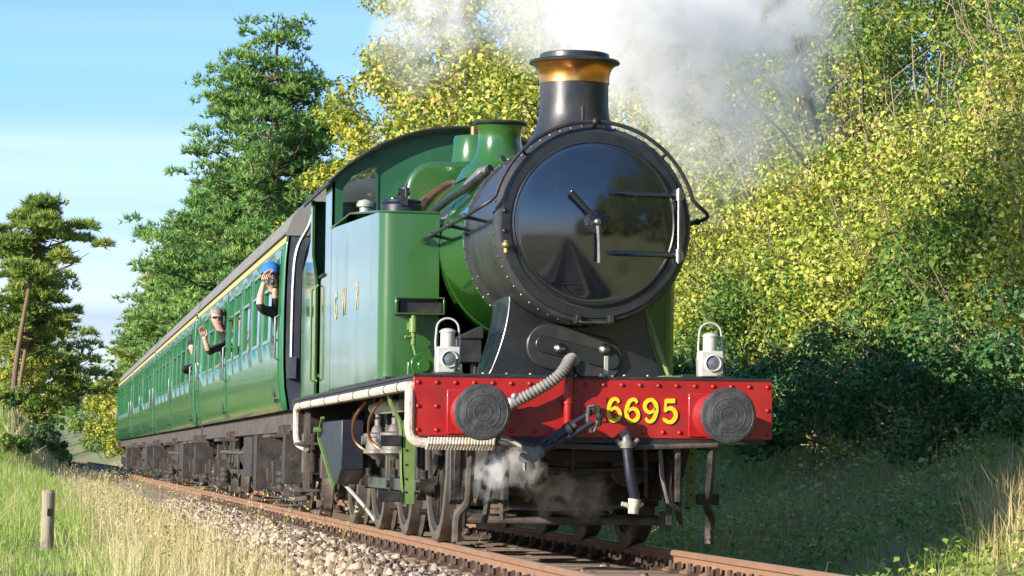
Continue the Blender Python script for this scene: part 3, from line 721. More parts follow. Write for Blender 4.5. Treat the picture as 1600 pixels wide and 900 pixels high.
mb = MB().tube([(.50, .8, 1.85), (.58, .72, 1.60), (.66, .62, 1.33)], .016, 8).box((.60, .5, 1.3125), (.74, .8, 1.335))
mb.build('drain_pipe', 'bracket_green', loco)

# --- boiler, firebox, fittings on top
bo = MB().lathe([(.60, 1.772), (.715, 1.775), (.722, 1.80), (.722, 1.84), (.712, 1.85), (.735, 3.2), (.80, 5.2), (.83, 5.95)], (0, 0, SZ), (0, 1, 0), 64).build('boiler', 'loco_green', loco, smooth=30)
for y, r in ((3.0, .731), (4.3, .772), (5.6, .818)): MB().lathe([(r, y), (r + .006, y), (r + .006, y + .05), (r, y + .05)], (0, 0, SZ), (0, 1, 0), 64).build('boiler_band', 'loco_green', bo)
fp = [(-.70, 1.8), (-.70, 3.10)] + [(-.70 + .24 - .24 * math.cos(R(a)), 3.10 + .27 * math.sin(R(a))) for a in range(10, 91, 10)] + [(0, 3.395)] + [(.70 - .24 + .24 * math.cos(R(a)), 3.10 + .27 * math.sin(R(a))) for a in range(90, 9, -10)] + [(.70, 3.10), (.70, 1.8)]
fbx = MB().prism(fp, 'y', 6.0, 7.5).build('firebox', 'loco_green', loco, bevel=.05, smooth=40, seg=4)
# safety valve bonnet with a wide lip, its foot spread over the barrel
bon = []
for r, z in ((.40, None), (.33, 3.215), (.265, 3.26), (.222, 3.32), (.196, 3.40), (.186, 3.48), (.190, 3.55), (.205, 3.60)):
    bon.append([(r * math.cos(2 * PI * i / 40), 4.95 + r * math.sin(2 * PI * i / 40) * .95, z if z else SZ + math.sqrt(.80 ** 2 - (r * math.cos(2 * PI * i / 40)) ** 2) - .005) for i in range(40)])
bonnet = MB().add([p for q in bon for p in q], [(k * 40 + i, k * 40 + (i + 1) % 40, (k + 1) * 40 + (i + 1) % 40, (k + 1) * 40 + i) for k in range(len(bon) - 1) for i in range(40)]).build('safety_valve_bonnet', 'loco_green', loco, smooth=60)
MB().lathe([(.200, 3.598), (.236, 3.612), (.240, 3.624), (.232, 3.634), (.20, 3.638), (.17, 3.63), (.0005, 3.60)], (0, 4.95, 0), (0, 0, 1), 40).build('bonnet_lip', 'smokebox_black', bonnet)
# clack casing behind it
bon = []
for rx, ry, z, dx in ((.42, .44, 3.10, 0), (.37, .36, 3.20, -.01), (.30, .28, 3.28, -.01), (.255, .24, 3.38, 0), (.235, .22, 3.50, 0), (.225, .21, 3.62, 0), (.21, .2, 3.645, 0), (.0005, .0005, 3.65, 0)):
    bon.append([(dx + rx * math.cos(2 * PI * i / 36), 6.35 + ry * math.sin(2 * PI * i / 36), z) for i in range(36)])
clk = MB().add([p for q in bon for p in q], [(k * 36 + i, k * 36 + (i + 1) % 36, (k + 1) * 36 + (i + 1) % 36, (k + 1) * 36 + i) for k in range(len(bon) - 1) for i in range(36)]).build('clack_casing', 'loco_green', loco, smooth=60)
MB().cyl((-.04, 6.35, 3.64), (-.04, 6.35, 3.735), .03, n=12).build('whistle', 'copper_pipe', clk)
MB().tube(resample([(-.34, 5.4, 3.12), (-.44, 5.2, 3.08), (-.58, 5.1, 2.98), (-.68, 5.0, 2.86), (-.74, 4.9, 2.76)], 14), .042, 10).build('feed_pipe', 'copper_pipe', bonnet)
MB().tube(resample([(-.10, 5.1, 3.26), (-.30, 4.4, 3.13), (-.46, 3.6, 2.99), (-.52, 2.9, 2.92), (-.46, 2.2, 2.93), (-.33, 1.9, 3.03), (-.22, 1.75, 3.09)], 30), .014, 8).build('lubricator_pipe', 'loco_green', bo)
MB().tube(resample([(-.80, 4.0, 2.68), (-.76, 3.4, 2.72), (-.70, 2.8, 2.78), (-.62, 2.2, 2.84), (-.5, 1.9, 2.95)], 24), .030, 10).build('ejector_pipe', 'black_iron', bo)
MB().tube([(-.30, 2.6, 3.08), (-.38, 2.2, 3.09), (-.40, 1.95, 3.05), (-.36, 2.0, 2.99)], .012, 8).build('small_pipe', 'black_iron', bo)
MB().lathe([(.02, 0), (.05, .01), (.062, .05), (.062, .36), (.05, .40), (.038, .41), (.038, .48), (.02, .49)], (-.60, 2.40, 2.83), (.16, -.9, .22), 20).build('ejector', 'grey_cast', bo)

# --- side tanks with rounded front corners and a top that falls towards the front
def tank(s):
    yf, rr = 3.16, .12
    plan = [(s * .735, yf)] + [(s * (1.22 - rr + rr * math.sin(R(a))), yf + rr - rr * math.cos(R(a))) for a in range(0, 91, 9)]
    ys_ = [5.66, 7.5]
    plan += [(s * 1.22, y) for y in ys_]; plan += [(s * .735, 7.5), (s * .735, 5.66)]
    def top(y): return 2.69 + .17 * min(max((y - 3.16) / 2.5, 0), 1)
    n = len(plan)
    mb = MB()
    mb.add([(x, y, 1.345) for x, y in plan] + [(x, y, top(y)) for x, y in plan], [tuple(range(n)), tuple(range(2 * n - 1, n - 1, -1))] + [(i, n + i, n + (i + 1) % n, (i + 1) % n) for i in range(n)])
    t = mb.build('side_tank', 'loco_green', loco, smooth=40)
    # bead round the top edge
    mb = MB(); edge = plan[:n - 2]
    mb.tube([(x + s * .002, y - .002, top(y) + .004) for x, y in edge], .011, 6)
    mb.build('edge_bead', 'loco_green', t)
    MB().prism([(s * 1.225, 1.313), (s * 1.225, 1.345), (s * .74, 1.345), (s * .74, 1.313)], 'y', 3.20, 7.5).build('tank_foot', 'black_iron', t)
    return t
tL, tR = tank(-1), tank(1)
mb = MB().lathe([(.172, 2.70), (.172, 2.80), (.160, 2.812), (.165, 2.82), (.165, 2.838), (.15, 2.848), (.0005, 2.86)], (-.97, 3.86, 0), (0, 0, 1), 32)
fill = mb.build('tank_filler', 'navy_box', tL)
MB().box((-1.0, 3.67, 2.79), (-.94, 3.72, 2.91)).cyl((-1.02, 3.70, 2.90), (-.92, 3.70, 2.90), .03, n=10).tube([(-.97, 3.70, 2.87), (-.97, 3.86, 2.875), (-.97, 4.03, 2.83)], .02, 8).cyl((-.955, 3.68, 2.86), (-.955, 3.68, 2.97), .014, n=8).build('filler_clamp', 'black_iron', fill)
MB().lathe([(.05, 2.84), (.05, 2.95), (.075, 2.96), (.078, 2.985), (.06, 3.015), (.0005, 3.03)], (-1.05, 6.1, 0), (0, 0, 1), 20).build('tank_vent', 'pale_metal', tL)
MB().cyl((-.82, 4.9, 2.8), (-.82, 4.9, 3.02), .022, n=10).cyl((-.82, 4.9, 3.0), (-.82, 4.9, 3.04), .035, n=10).tube([(-.95, 4.75, 2.83), (-.95, 4.75, 2.93), (-.85, 4.8, 2.98)], .012, 6).build('valve_spindle', 'steel', tL)
MB().box((-1.10, 3.02, 1.862), (-.70, 3.155, 1.875)).box((-1.10, 3.02, 1.99), (-.70, 3.155, 2.003)).box((-1.10, 3.02, 1.8755), (-1.085, 3.155, 1.9895)).box((-.715, 3.02, 1.8755), (-.70, 3.155, 1.9895)).build('tool_shelf', 'loco_green', tL, bevel=.003)
MB().box((-1.06, 3.07, 1.877), (-.72, 3.15, 1.975)).build('tool_box', 'black_iron', tL, bevel=.004)
mb = MB().cyl((-.95, 3.05, 1.83), (-.95, 3.05, 1.72), .036, n=12).cyl((-.95, 3.05, 1.855), (-.95, 3.05, 1.82), .022, n=10).cyl((-.95, 3.05, 1.72), (-.95, 3.05, 1.62), .020, n=10).cyl((-.95, 3.05, 1.62), (-.93, 3.05, 1.54), .014, n=8).tube([(-.95, 3.05, 1.68), (-1.02, 3.03, 1.68)], .014, 8).box((-.99, 3.05, 1.74), (-.91, 3.16, 1.80))
mb.build('drain_valve', 'bracket_green', tL)
MB().cyl((-1.04, 1.55, 1.41), (-1.04, 1.63, 1.41), .10, n=24).cyl((-1.04, 1.53, 1.41), (-1.04, 1.55, 1.41), .05, n=16).box((-1.16, 1.56, 1.313), (-1.10, 1.62, 1.44)).build('lubricator', 'loco_green', loco, bevel=.006)
MB().box((-.86, 1.05, 1.425), (-.67, 1.40, 1.60)).prism([(-.87, 1.60), (-.66, 1.60), (-.66, 1.70)], 'y', 1.03, 1.42).box((-.82, 1.1, 1.313), (-.80, 1.3, 1.425)).box((-.72, 1.1, 1.313), (-.70, 1.3, 1.425)).build('oil_box', 'black_iron', loco, bevel=.006)
mb = MB().box((-1.25, 2.4, 1.313), (-1.1, 2.52, 1.345)).box((.72, .45, 1.313), (.92, .62, 1.345)).cyl((.84, .35, 1.33), (1.05, .5, 1.335), .025, n=8)
mb.build('fire_iron_rest', 'black_iron', loco, bevel=.006)

# company letters, cream, on the left tank
def letters(s, size, loc, rot, mat, parent, thick=.002):
    cu = bpy.data.curves.new('letter', 'FONT'); cu.body = s; cu.size = size; cu.extrude = thick; cu.offset = size * .02; cu.align_x = 'CENTER'
    ob = bpy.data.objects.new('tmp', cu); COL.objects.link(ob)
    dg = bpy.context.evaluated_depsgraph_get(); me = bpy.data.meshes.new_from_object(ob.evaluated_get(dg))
    bpy.data.objects.remove(ob)
    me.transform(Matrix.Translation(loc) @ rot)
    return link('letter', me, mat, parent, smooth=0)
rotL = Matrix(((0, 0, -1, 0), (-1, 0, 0, 0), (0, 1, 0, 0), (0, 0, 0, 1)))
for s, y in (('G', 6.95), ('W', 6.15), ('R', 4.95)): letters(s, .34, (-1.2235, y, 1.99), rotL, 'letter_cream', tL)

# --- cab
cab = MB()
def roof_z(x): return 3.815 - (1.72 - math.sqrt(1.72 ** 2 - x * x)) * .98
front = [(-1.22, 1.313), (-1.22, roof_z(1.22))] + [(x, roof_z(x)) for x in np.linspace(-1.15, 1.15, 20)] + [(1.22, roof_z(1.22)), (1.22, 1.313)]
def plate_with_holes(poly, holes, y0, y1):
    bm = bmesh.new()
    es = []
    for q in [poly] + holes:
        vs = [bm.verts.new((x, y0, z)) for x, z in q]
        es += [bm.edges.new((vs[i], vs[(i + 1) % len(vs)])) for i in range(len(vs))]
    bmesh.ops.triangle_fill(bm, edges=es, use_beauty=True)
    r = bmesh.ops.extrude_face_region(bm, geom=list(bm.faces))
    bmesh.ops.translate(bm, verts=[v for v in r['geom'] if isinstance(v, bmesh.types.BMVert)], vec=(0, y1 - y0, 0))
    bmesh.ops.recalc_face_normals(bm, faces=bm.faces)
    me = bpy.data.meshes.new('plate'); bm.to_mesh(me); bm.free(); return me
winL = [(-1.13, 2.90), (-1.13, 3.24), (-1.04, 3.36), (-.84, 3.47), (-.80, 3.47), (-.80, 2.90)]
winR = [(-x, z) for x, z in winL][::-1]
cabo = link('cab', plate_with_holes(front, [winL, winR], 7.5, 7.53), 'cab_green', loco, smooth=0)
for w in (winL, winR):
    c = Vector((sum(p[0] for p in w) / 6, sum(p[1] for p in w) / 6))
    big = [((Vector(p) - c) * 1.05 + c)[:] for p in w]; 
    f = link('window', plate_with_holes(big, [[((Vector(p) - c) * .95 + c)[:] for p in w]], 7.485, 7.4985), 'cab_green', cabo, smooth=0)
    MB().prism(w, 'y', 7.51, 7.515).build('pane', 'window_glass', f, smooth=0)
def side_sheet(s):
    mb = MB()
    o = [(7.5, 1.313), (8.62, 1.313), (8.62, 2.42), (8.50, 2.46), (8.18, 2.46), (8.18, 3.30), (7.5, 3.30)]
    mb.prism(o, 'x', s * 1.22, s * 1.195)
    return mb.build('side_sheet', 'loco_green', cabo, smooth=0)
for s in (-1, 1):
    ss = side_sheet(s)
    MB().box((s * 1.23 - .012, 8.17, 2.45), (s * 1.23 + .012, 8.64, 2.475)).build('elbow_rest', 'black_iron', ss, bevel=.004)
    MB().prism([(9.25, 1.313), (10.9, 1.313), (10.9, 2.62), (10.2, 2.78), (9.9, 2.90), (9.9, 3.30), (9.72, 3.30), (9.72, 2.75), (9.25, 2.46)], 'x', s * 1.22, s * 1.195).build('bunker_side', 'loco_green', cabo, smooth=0)
    mb = MB()
    for y in (8.70, 9.18):
        mb.tube([(s * 1.235, y, 1.45), (s * 1.265, y, 1.48), (s * 1.265, y, 2.36), (s * 1.235, y, 2.39)], .014, 8)
    mb.build('handrail', 'steel' if s > 0 else 'bracket_green', cabo)
mb = MB().box((-1.19, 10.86, 1.313), (1.19, 10.895, 2.62)).box((-1.19, 9.85, 1.313), (1.19, 9.88, 3.3)).box((-1.19, 7.54, 1.50), (1.19, 9.85, 1.53))
mb.build('bunker', 'cab_green', cabo)
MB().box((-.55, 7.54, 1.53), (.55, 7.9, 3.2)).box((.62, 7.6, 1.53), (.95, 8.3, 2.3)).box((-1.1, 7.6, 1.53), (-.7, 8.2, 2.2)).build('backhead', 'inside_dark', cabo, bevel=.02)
rv, rf = [], []
xs = np.linspace(-1.26, 1.26, 33)
for y in (7.36, 10.25):
    for x in xs: rv += [(x, y, roof_z(x) + .004), (x, y, roof_z(x) + .030)]
m_ = 33
for i in range(32):
    a, b = i * 2, i * 2 + 2; k = m_ * 2
    rf += [(a, b, b + k, a + k), (a + 1, a + 1 + k, b + 1 + k, b + 1), (a, a + 1, b + 1, b), (a + k, b + k, b + 1 + k, a + 1 + k)]
rf += [(0, m_ * 2, m_ * 2 + 1, 1), (64, 65, 65 + m_ * 2, 64 + m_ * 2)]
rof = MB().add(rv, rf).build('cab_roof', 'cab_green', loco, smooth=30)
mb = MB().tube([(x, 7.355, roof_z(x) + .016) for x in xs], .017, 6)
mb.build('roof_edge', 'black_iron', rof)
for s in (-1, 1): MB().bar((s * 1.262, 7.36, roof_z(1.26) + .012), (s * 1.262, 10.25, roof_z(1.26) + .012), .02, .04).build('rain_strip', 'black_iron', rof)
mb = MB().lathe([(.10, -.012), (.115, -.02), (.13, -.012), (.13, .0), (.10, .0), (.10, -.012)], (-1.0, 10.96, 2.07), (0, 1, 0), 24)
mb.build('cream_ring', 'letter_cream', loco)

# --- wheels
def make_wheel(name, Rr, n_spokes, crank, parent, x, y, hollow=.085):
    """wheel with its outer face at -x side; axis along x; centre at (x, y, RZ + Rr)"""
    c = (x, y, RZ + Rr); s = -1 if x < 0 else 1
    ax = (s, 0, 0)
    mb = MB().lathe([(Rr - hollow - .045, -.05), (Rr - hollow, -.055), (Rr - hollow, .055), (Rr - hollow - .045, .05), (Rr - hollow - .045, -.05)], c, ax, 48)
    mb.lathe([(.0005, .09), (.10, .09), (.135, .07), (.14, -.06), (.0005, -.07)], c, ax, 24)
    for k in range(n_spokes):
        a = 2 * PI * k / n_spokes + .1
        d = Vector((0, math.cos(a), math.sin(a)))
        mb.bar(Vector(c) + d * .11, Vector(c) + d * (Rr - hollow - .03), .045, .05, up=ax)
    w = mb.build(name, 'oily_iron', parent, origin=c)
    MB().lathe([(Rr - hollow - .002, -.068), (Rr + .028, -.068), (Rr + .030, -.050), (Rr + .012, -.036), (Rr, -.022), (Rr - .006, .068), (Rr - .012, .072), (Rr - hollow - .002, .072), (Rr - hollow - .002, -.068)], c, ax, 64).build('tyre', 'worn_tyre', w, origin=c)
    if crank:
        mb = MB(); seg = [R(a) for a in range(55, 126, 10)]
        o = [((Rr - hollow - .03) * math.cos(a), (Rr - hollow - .03) * math.sin(a)) for a in seg] + [((Rr - hollow - .2) * math.cos(a), (Rr - hollow - .2) * math.sin(a)) for a in seg[::-1]]
        mb.prism([(y + p, RZ + Rr + q) for p, q in o], 'x', x + s * .03, x + s * .062)
        mb.build('balance_weight', 'oily_iron', w, origin=c)
    return w
AX = (2.5, 4.66, 6.80); RW = .705
for y in AX:
    for s in (-1, 1): make_wheel('driving_wheel', RW, 16, True, loco, s * .752, y)
for s in (-1, 1): make_wheel('trailing_wheel', .56, 10, False, loco, s * .752, 9.2)
mb = MB()
for y in AX: mb.cyl((-.7, y, RZ + RW), (.7, y, RZ + RW), .085, n=14)
mb.cyl((-.7, 9.2, RZ + .56), (.7, 9.2, RZ + .56), .08, n=14)
mb.build('axles', 'oily_iron', loco)
ca = R(-62); cz, cy = RZ + RW + .305 * math.sin(ca), .305 * math.cos(ca)
for s in (-1, 1):
    mb = MB()
    for a, b in ((0, 1), (1, 2)): mb.bar((s * .895, AX[a] + cy, cz), (s * .895, AX[b] + cy, cz), .035, .095)
    rd = mb.build('coupling_rod', 'steel', loco, bevel=.006)
    for y in AX: MB().cyl((s * .82, y + cy, cz), (s * .935, y + cy, cz), .062, n=18).cyl((s * .94, y + cy, cz), (s * .965, y + cy, cz), .035, n=10).cyl((s * .895, y + cy, cz + .05), (s * .895, y + cy, cz + .125), .03, n=10).build('crank_pin', 'oily_iron', rd)
# springs, brake gear, guard irons
for y in AX:
    for s in (-1, 1):
        mb = MB()
        for k in range(7): mb.bar((s * .755, y - .42 + k * .05, 1.00 - .012 * 0 + k * .013 - .30), (s * .755, y + .42 - k * .05, 1.00 + k * .013 - .30), .09, .012)
        mb2 = MB()
        mb2.bar((s * .755, y - .80, .95), (s * .755, y - .77, .42), .05, .035, (0, 1, 0)).prism([(y - .79, .40), (y - .74, .36), (y - .69, .50), (y - .655, .70), (y - .69, .83), (y - .77, .80)], 'x', s * .755 - .055, s * .755 + .055)
        mb2.build('brake_block', 'oily_iron', loco, bevel=.006)
mb = MB()
for y in AX: mb.cyl((-.80, y - .80, .27), (.80, y - .80, .27), .026, n=10)
for x in (-.42, .42): mb.bar((x, 1.0, .28), (x, 9.0, .28), .035, .05)
mb.build('brake_rigging', 'oily_iron', loco)
mb = MB().tube([(-.86, .93, .262), (-.3, .90, .262), (.3, .90, .262), (.74, .93, .262)], .031, 10).cyl((-.83, .92, .20), (-.83, .92, .34), .045, n=10).cyl((.70, .92, .20), (.70, .92, .34), .045, n=10)
for x in (-.52, -.22, .12): mb.cyl((x, .90, .26), (x, .90, .38), .022, n=8).dome((x, .90, .38), .032, (0, 0, 1), 8, 2)
mb.build('cross_beam', 'dusty_iron', loco)
for s in (-1, 1):
    x = s * .87
    gi = MB().tube(resample([(x, .05, .87), (x, .08, .72), (x, .14, .52), (x + s * .0, .24, .40), (x + s * .05, .34, .32), (x + s * .055, .38, .20), (x + s * .055, .38, .115)], 22), [.030] * 14 + [.036] * 8, 8)
    gi.build('guard_iron', 'dusty_iron' if s < 0 else 'oily_iron', loco)
    mb = MB().bar((s * .70, .10, .85), (s * .72, .75, .38), .05, .03).tube([(s * .66, .4, .85), (s * .68, .42, .50), (s * .72, .46, .25)], .024, 8)
    mb.build('frame_stay', 'oily_iron', loco)
# inside motion seen under the beam
mb = MB().box((-.50, 1.2, .62), (.50, 1.5, 1.1)).box((-.30, .70, .80), (.05, .95, 1.1)).cyl((-.28, .55, .92), (-.28, .8, .92), .16, n=20).cyl((.28, .55, .92), (.28, .8, .92), .16, n=20)
mb.box((-.58, .5, .70), (.58, .54, .78)).tube([(-.5, .45, .66), (0, .45, .64), (.45, .45, .66)], .02, 8).box((.35, 1.4, .35), (.55, 1.8, .8))
mb.tube([(-.1, .3, .85), (-.1, .32, .7), (-.1, .4, .62)], .018, 8).tube([(.42, .25, .86), (.44, .3, .6), (.46, .4, .45)], .02, 8)
mb.build('cylinder_block', 'oily_iron', loco, bevel=.008)
MB().prism([(-.48, .42), (-.42, .36), (.10, .36), (.14, .44), (.16, .66), (-.46, .66)], 'y', 1.9, 2.2).build('ash_plate', 'rusty_plate', loco, bevel=.012)
mb = MB().box((-.62, 1.72, .38), (-.10, 1.78, .42)).box((-.5, 1.5, .30), (-.44, 1.7, .46)).cyl((-.30, 1.6, .40), (-.30, 1.75, .40), .06, n=12)
mb.build('motion_bracket', 'rusty_plate', loco)

for x, y, z0, z1 in ((-.58, .30, .34, .86), (.62, .35, .25, .84), (.86, 1.2, .3, .85)): MB().box((x - .022, y, z0), (x + .022, y + .03, z1)).build('hanger_bracket', 'oily_iron', loco, bevel=.004)
MB().tube([(-.62, .18, .80), (-.56, .14, .66), (-.50, .14, .52), (-.42, .25, .44), (-.40, .5, .42)], .017, 8).build('drain_cock_pipe', 'grey_cast', loco)
MB().tube([(.50, .12, .84), (.52, .12, .60), (.58, .2, .42), (.70, .4, .36)], .017, 8).build('drain_cock_pipe', 'grey_cast', loco)
MB().box((-.60, 1.30, .44), (-.15, 1.36, .50)).cyl((-.5, 1.2, .47), (-.5, 1.32, .47), .05, n=12).cyl((-.32, 1.2, .47), (-.32, 1.32, .47), .04, n=12).tube([(-.6, 1.1, .36), (-.2, 1.1, .35), (.2, 1.1, .36), (.55, 1.1, .38)], .02, 8).build('slide_bar', 'grey_cast', loco)
MB().lathe([(.13, 0), (.14, .02), (.14, .10), (.10, .13), (.0005, .14)], (.36, .62, .66), (0, -1, 0), 20).build('cylinder_cover', 'oily_iron', loco)
MB().lathe([(.13, 0), (.14, .02), (.14, .10), (.10, .13), (.0005, .14)], (-.36, .62, .66), (0, -1, 0), 20).build('cylinder_cover', 'oily_iron', loco)
# footsteps
for s in (-1, 1):
    mb = MB().tube([(s * 1.25, 2.1, 1.19), (s * 1.235, 2.1, 1.13), (s * 1.175, 2.1, 1.02), (s * 1.155, 2.1, .93), (s * 1.145, 2.1, .6), (s * 1.12, 2.1, .36)], .004, 4)
    mb = MB(); path = [(1.255, 1.19), (1.235, 1.12), (1.172, 1.01), (1.155, .92), (1.145, .6), (1.12, .34)]
    for (a, b), (c, d) in zip(path, path[1:]): mb.add([(s * a, 2.0, b), (s * a, 2.16, b), (s * c, 2.16, d), (s * c, 2.0, d), (s * a - s * .014, 2.0, b), (s * a - s * .014, 2.16, b), (s * c - s * .014, 2.16, d), (s * c - s * .014, 2.0, d)], [(0, 1, 2, 3), (7, 6, 5, 4), (0, 4, 5, 1), (2, 6, 7, 3), (0, 3, 7, 4), (1, 5, 6, 2)])
    mb.box((s * 1.135 - .012, 2.0, .36), (s * 1.135 + .012, 2.013, 1.0)).box((s * 1.10 - .02, 1.985, .36), (s * 1.10 + .05, 1.999, .98))
    br = mb.build('step_bracket', 'bracket_green', loco)
    mb = MB()
    for z in (.45, .55, .66, .77, .88): mb.dome((s * 1.115, 1.984, z), .010, (0, -1, 0), 6, 2)
    mb.build('step_bolt', 'black_iron', br)
    for z, dx in ((.83, .0), (.405, .015)):
        MB().box((min(s * 1.155, s * (1.32 + dx)), 1.98, z), (max(s * 1.155, s * (1.32 + dx)), 2.30, z + .03)).box((min(s * 1.155, s * (1.32 + dx)), 1.975, z - .03), (max(s * 1.155, s * (1.32 + dx)), 1.99, z + .055)).build('step_tread', 'black_iron', br, bevel=.005)
for y in (3.65, 5.0):
    mb = MB().lathe([(.04, .70), (.07, .73), (.115, .745), (.125, .75), (.125, .775), (.105, .78), (.105, .885), (.125, .89), (.125, .915), (.115, .92), (.06, .93), (.05, .97), (.03, .99), (.03, 1.04), (.0005, 1.045)], (-1.02, y, 0), (0, 0, 1), 24).cyl((-1.16, y, .86), (-.9, y, .86), .04, n=12).tube([(-1.02, y, 1.05), (-1.02, y + .1, 1.18), (-1.0, y + .3, 1.25)], .022, 8)
    inj = mb.build('injector', 'grey_cast', loco)
    MB().tube(resample([(-1.12, y + .05, 1.2), (-1.2, y + .25, 1.05), (-1.19, y + .4, .88), (-1.1, y + .35, .78), (-1.02, y + .2, .78)], 16), .013, 8).build('injector_pipe', 'copper_pipe', inj)
MB().tube([(-1.02, 3.0, 1.13), (-1.02, 4.2, 1.14), (-1.02, 5.4, 1.14)], [.05, .062, .05], 10).build('steam_pipe', 'lagging', loco)
sb = MB().prism([(9.35, .90), (9.05, 1.06), (7.1, 1.06), (7.1, .60), (7.55, .46), (7.75, .46)], 'x', -1.14, -.93).build('sand_box', 'navy_box', loco, bevel=.01)
MB().bar((-1.15, 9.36, .90), (-1.15, 7.76, .452), .025, .035, (1, 0, 0)).bar((-1.15, 9.38, .91), (-1.15, 9.0, 1.10), .025, .035, (1, 0, 0)).cyl((-1.15, 9.2, .98), (-1.22, 9.2, .98), .03, n=10).build('box_edge', 'bracket_green', sb)
MB().tube(resample([(-1.06, 7.7, .47), (-1.02, 7.55, .42), (-.9, 7.35, .27), (-.80, 7.22, .13)], 14), .020, 8).build('sand_pipe', 'pale_metal', sb)
mb = MB()
for y in (9.85, 10.1):
    mb.bar((-1.22, y, 1.19), (-1.22, y, .35), .05, .016, (0, 1, 0))
mb.box((-1.34, 9.75, .83), (-1.1, 10.2, .86)).box((-1.36, 9.75, .36), (-1.1, 10.2, .39)).cyl((-1.15, 10.4, .55), (-1.15, 10.4, .95), .09, n=14)
mb.box((-1.1, 9.6, .5), (-.85, 9.8, .75)).tube([(-1.2, 9.9, .3), (-1.3, 10.1, .28), (-1.3, 10.7, .27), (-1.2, 11.0, .27)], .03, 8)
mb.build('cab_step', 'dusty_iron', loco, bevel=.004)

# --- lamps: they stand on the irons, so each is a thing of its own
def lamp(x, y, label):
    t = empty('headlamp', (x, y, 1.312)); tag(t, label, 'lamp', 'white oil headlamps on the running plate')
    z = 1.322
    MB().box((x - .082, y - .085, z), (x + .082, y + .085, z + .185)).build('lamp_body', 'lamp_white', t, bevel=.008)
    MB().lathe([(.052, z + .184), (.052, z + .285), (.060, z + .288), (.060, z + .297), (.045, z + .31), (.02, z + .318), (.0005, z + .319)], (x, y, 0), (0, 0, 1), 24).build('lamp_chimney', 'lamp_white', t)
    MB().lathe([(.062, -.001), (.064, .012), (.056, .020), (.050, .012), (.050, -.002)], (x + .005, y - .085, z + .095), (0, -1, 0), 24).build('lens_ring', 'lamp_white', t)
    MB().lathe([(.050, .004), (.035, .012), (.016, .016), (.0005, .0175)], (x + .005, y - .085, z + .095), (0, -1, 0), 24).build('lens', 'lens_glass', t)
    hp_ = [(x - .083, y, z + .14), (x - .088, y, z + .22)] + [(x + .080 * math.cos(R(a)), y, z + .315 + .075 * math.sin(R(a))) for a in range(180, -1, -15)] + [(x + .088, y, z + .22), (x + .083, y, z + .14)]
    MB().tube(hp_, .0075, 8).build('carrying_handle', 'lamp_white', t)
    MB().box((x - .088, y + .02, z + .01), (x - .083, y + .06, z + .12)).box((x + .03, y - .095, z + .01), (x + .06, y - .0855, z + .03)).build('bracket_socket', 'pale_metal', t)
    return t
lamp(-1.03, .22, 'white oil lamp above the left end of the red beam, beside the tank')
lamp(.875, .18, 'white oil lamp above the right end of the red beam, against the hedge')

# ------------------------------------------------------------------ the carriages
def half_w(z):
    return float(np.interp(z, [1.21, 1.45, 1.7, 2.3, 2.8, 3.17], [1.295, 1.335, 1.35, 1.35, 1.338, 1.30]))
BOGIE = None
def make_bogie(parent, yc):
    global BOGIE
    if BOGIE is not None:
        d = Vector((0, yc, 0)) - Vector((0, BOGIE[1], 0))
        c = copy_tree(BOGIE[0], parent)
        src = BOGIE[0]; wl_ = WORLD_LOC[src.name] + d
        c.location = wl_ - WORLD_LOC[parent.name]; WORLD_LOC[c.name] = wl_
        return c
    mb = MB()
    for s in (-1, 1):
        x = s * 1.0
        mb.prism([(yc - 1.75, .50), (yc - 1.75, .72), (yc - .55, .80), (yc + .55, .80), (yc + 1.75, .72), (yc + 1.75, .50), (yc + .9, .52), (yc + .6, .42), (yc - .6, .42), (yc - .9, .52)], 'x', x - .03, x + .03)
        mb.box((x - .08, yc - .5, .25), (x + .08, yc + .5, .34)).box((x - .1, yc - .12, .34), (x + .1, yc + .12, .9))
        for q in (-1, 1):
            mb.box((s * .92, yc + q * 1.295 - .15, .36), (s * 1.16, yc + q * 1.295 + .15, .66)).box((s * 1.10, yc + q * 1.295 - .09, .42), (s * 1.22, yc + q * 1.295 + .09, .58))
            for p in (-.34, .34): mb.lathe([(.075, .30), (.09, .34), (.075, .38), (.09, .42), (.075, .46), (.09, .50), (.075, .54)], (s * 1.06, yc + q * 1.295 + p, 0), (0, 0, 1), 10)
            mb.bar((x, yc + q * .25, .30), (x, yc + q * .55, .80), .05, .04)
        mb.tube([(s * 1.12, yc - 1.9, .28), (s * 1.14, yc - 1.2, .24), (s * 1.14, yc + 1.2, .24), (s * 1.12, yc + 1.9, .28)], .022, 6)
    mb.box((-1.0, yc - .25, .45), (1.0, yc + .25, .9)).box((-1.0, yc - 1.75, .52), (1.0, yc - 1.65, .70)).box((-1.0, yc + 1.65, .52), (1.0, yc + 1.75, .70))
    b = mb.build('bogie', 'under_iron', parent, bevel=.008)
    for q in (-1, 1):
        for s in (-1, 1):
            c = (s * .75, yc + q * 1.295, RZ + .457)
            MB().lathe([(.0005, .06), (.12, .06), (.14, .02), (.36, .03), (.375, .065), (.445, .068), (.457, -.02), (.480, -.05), (.478, -.068), (.38, -.068), (.36, -.02), (.14, -.03), (.0005, -.03)], c, (s, 0, 0), 40).build('wheel', 'worn_tyre', b, origin=c)
    BOGIE = (b, yc)
    return b

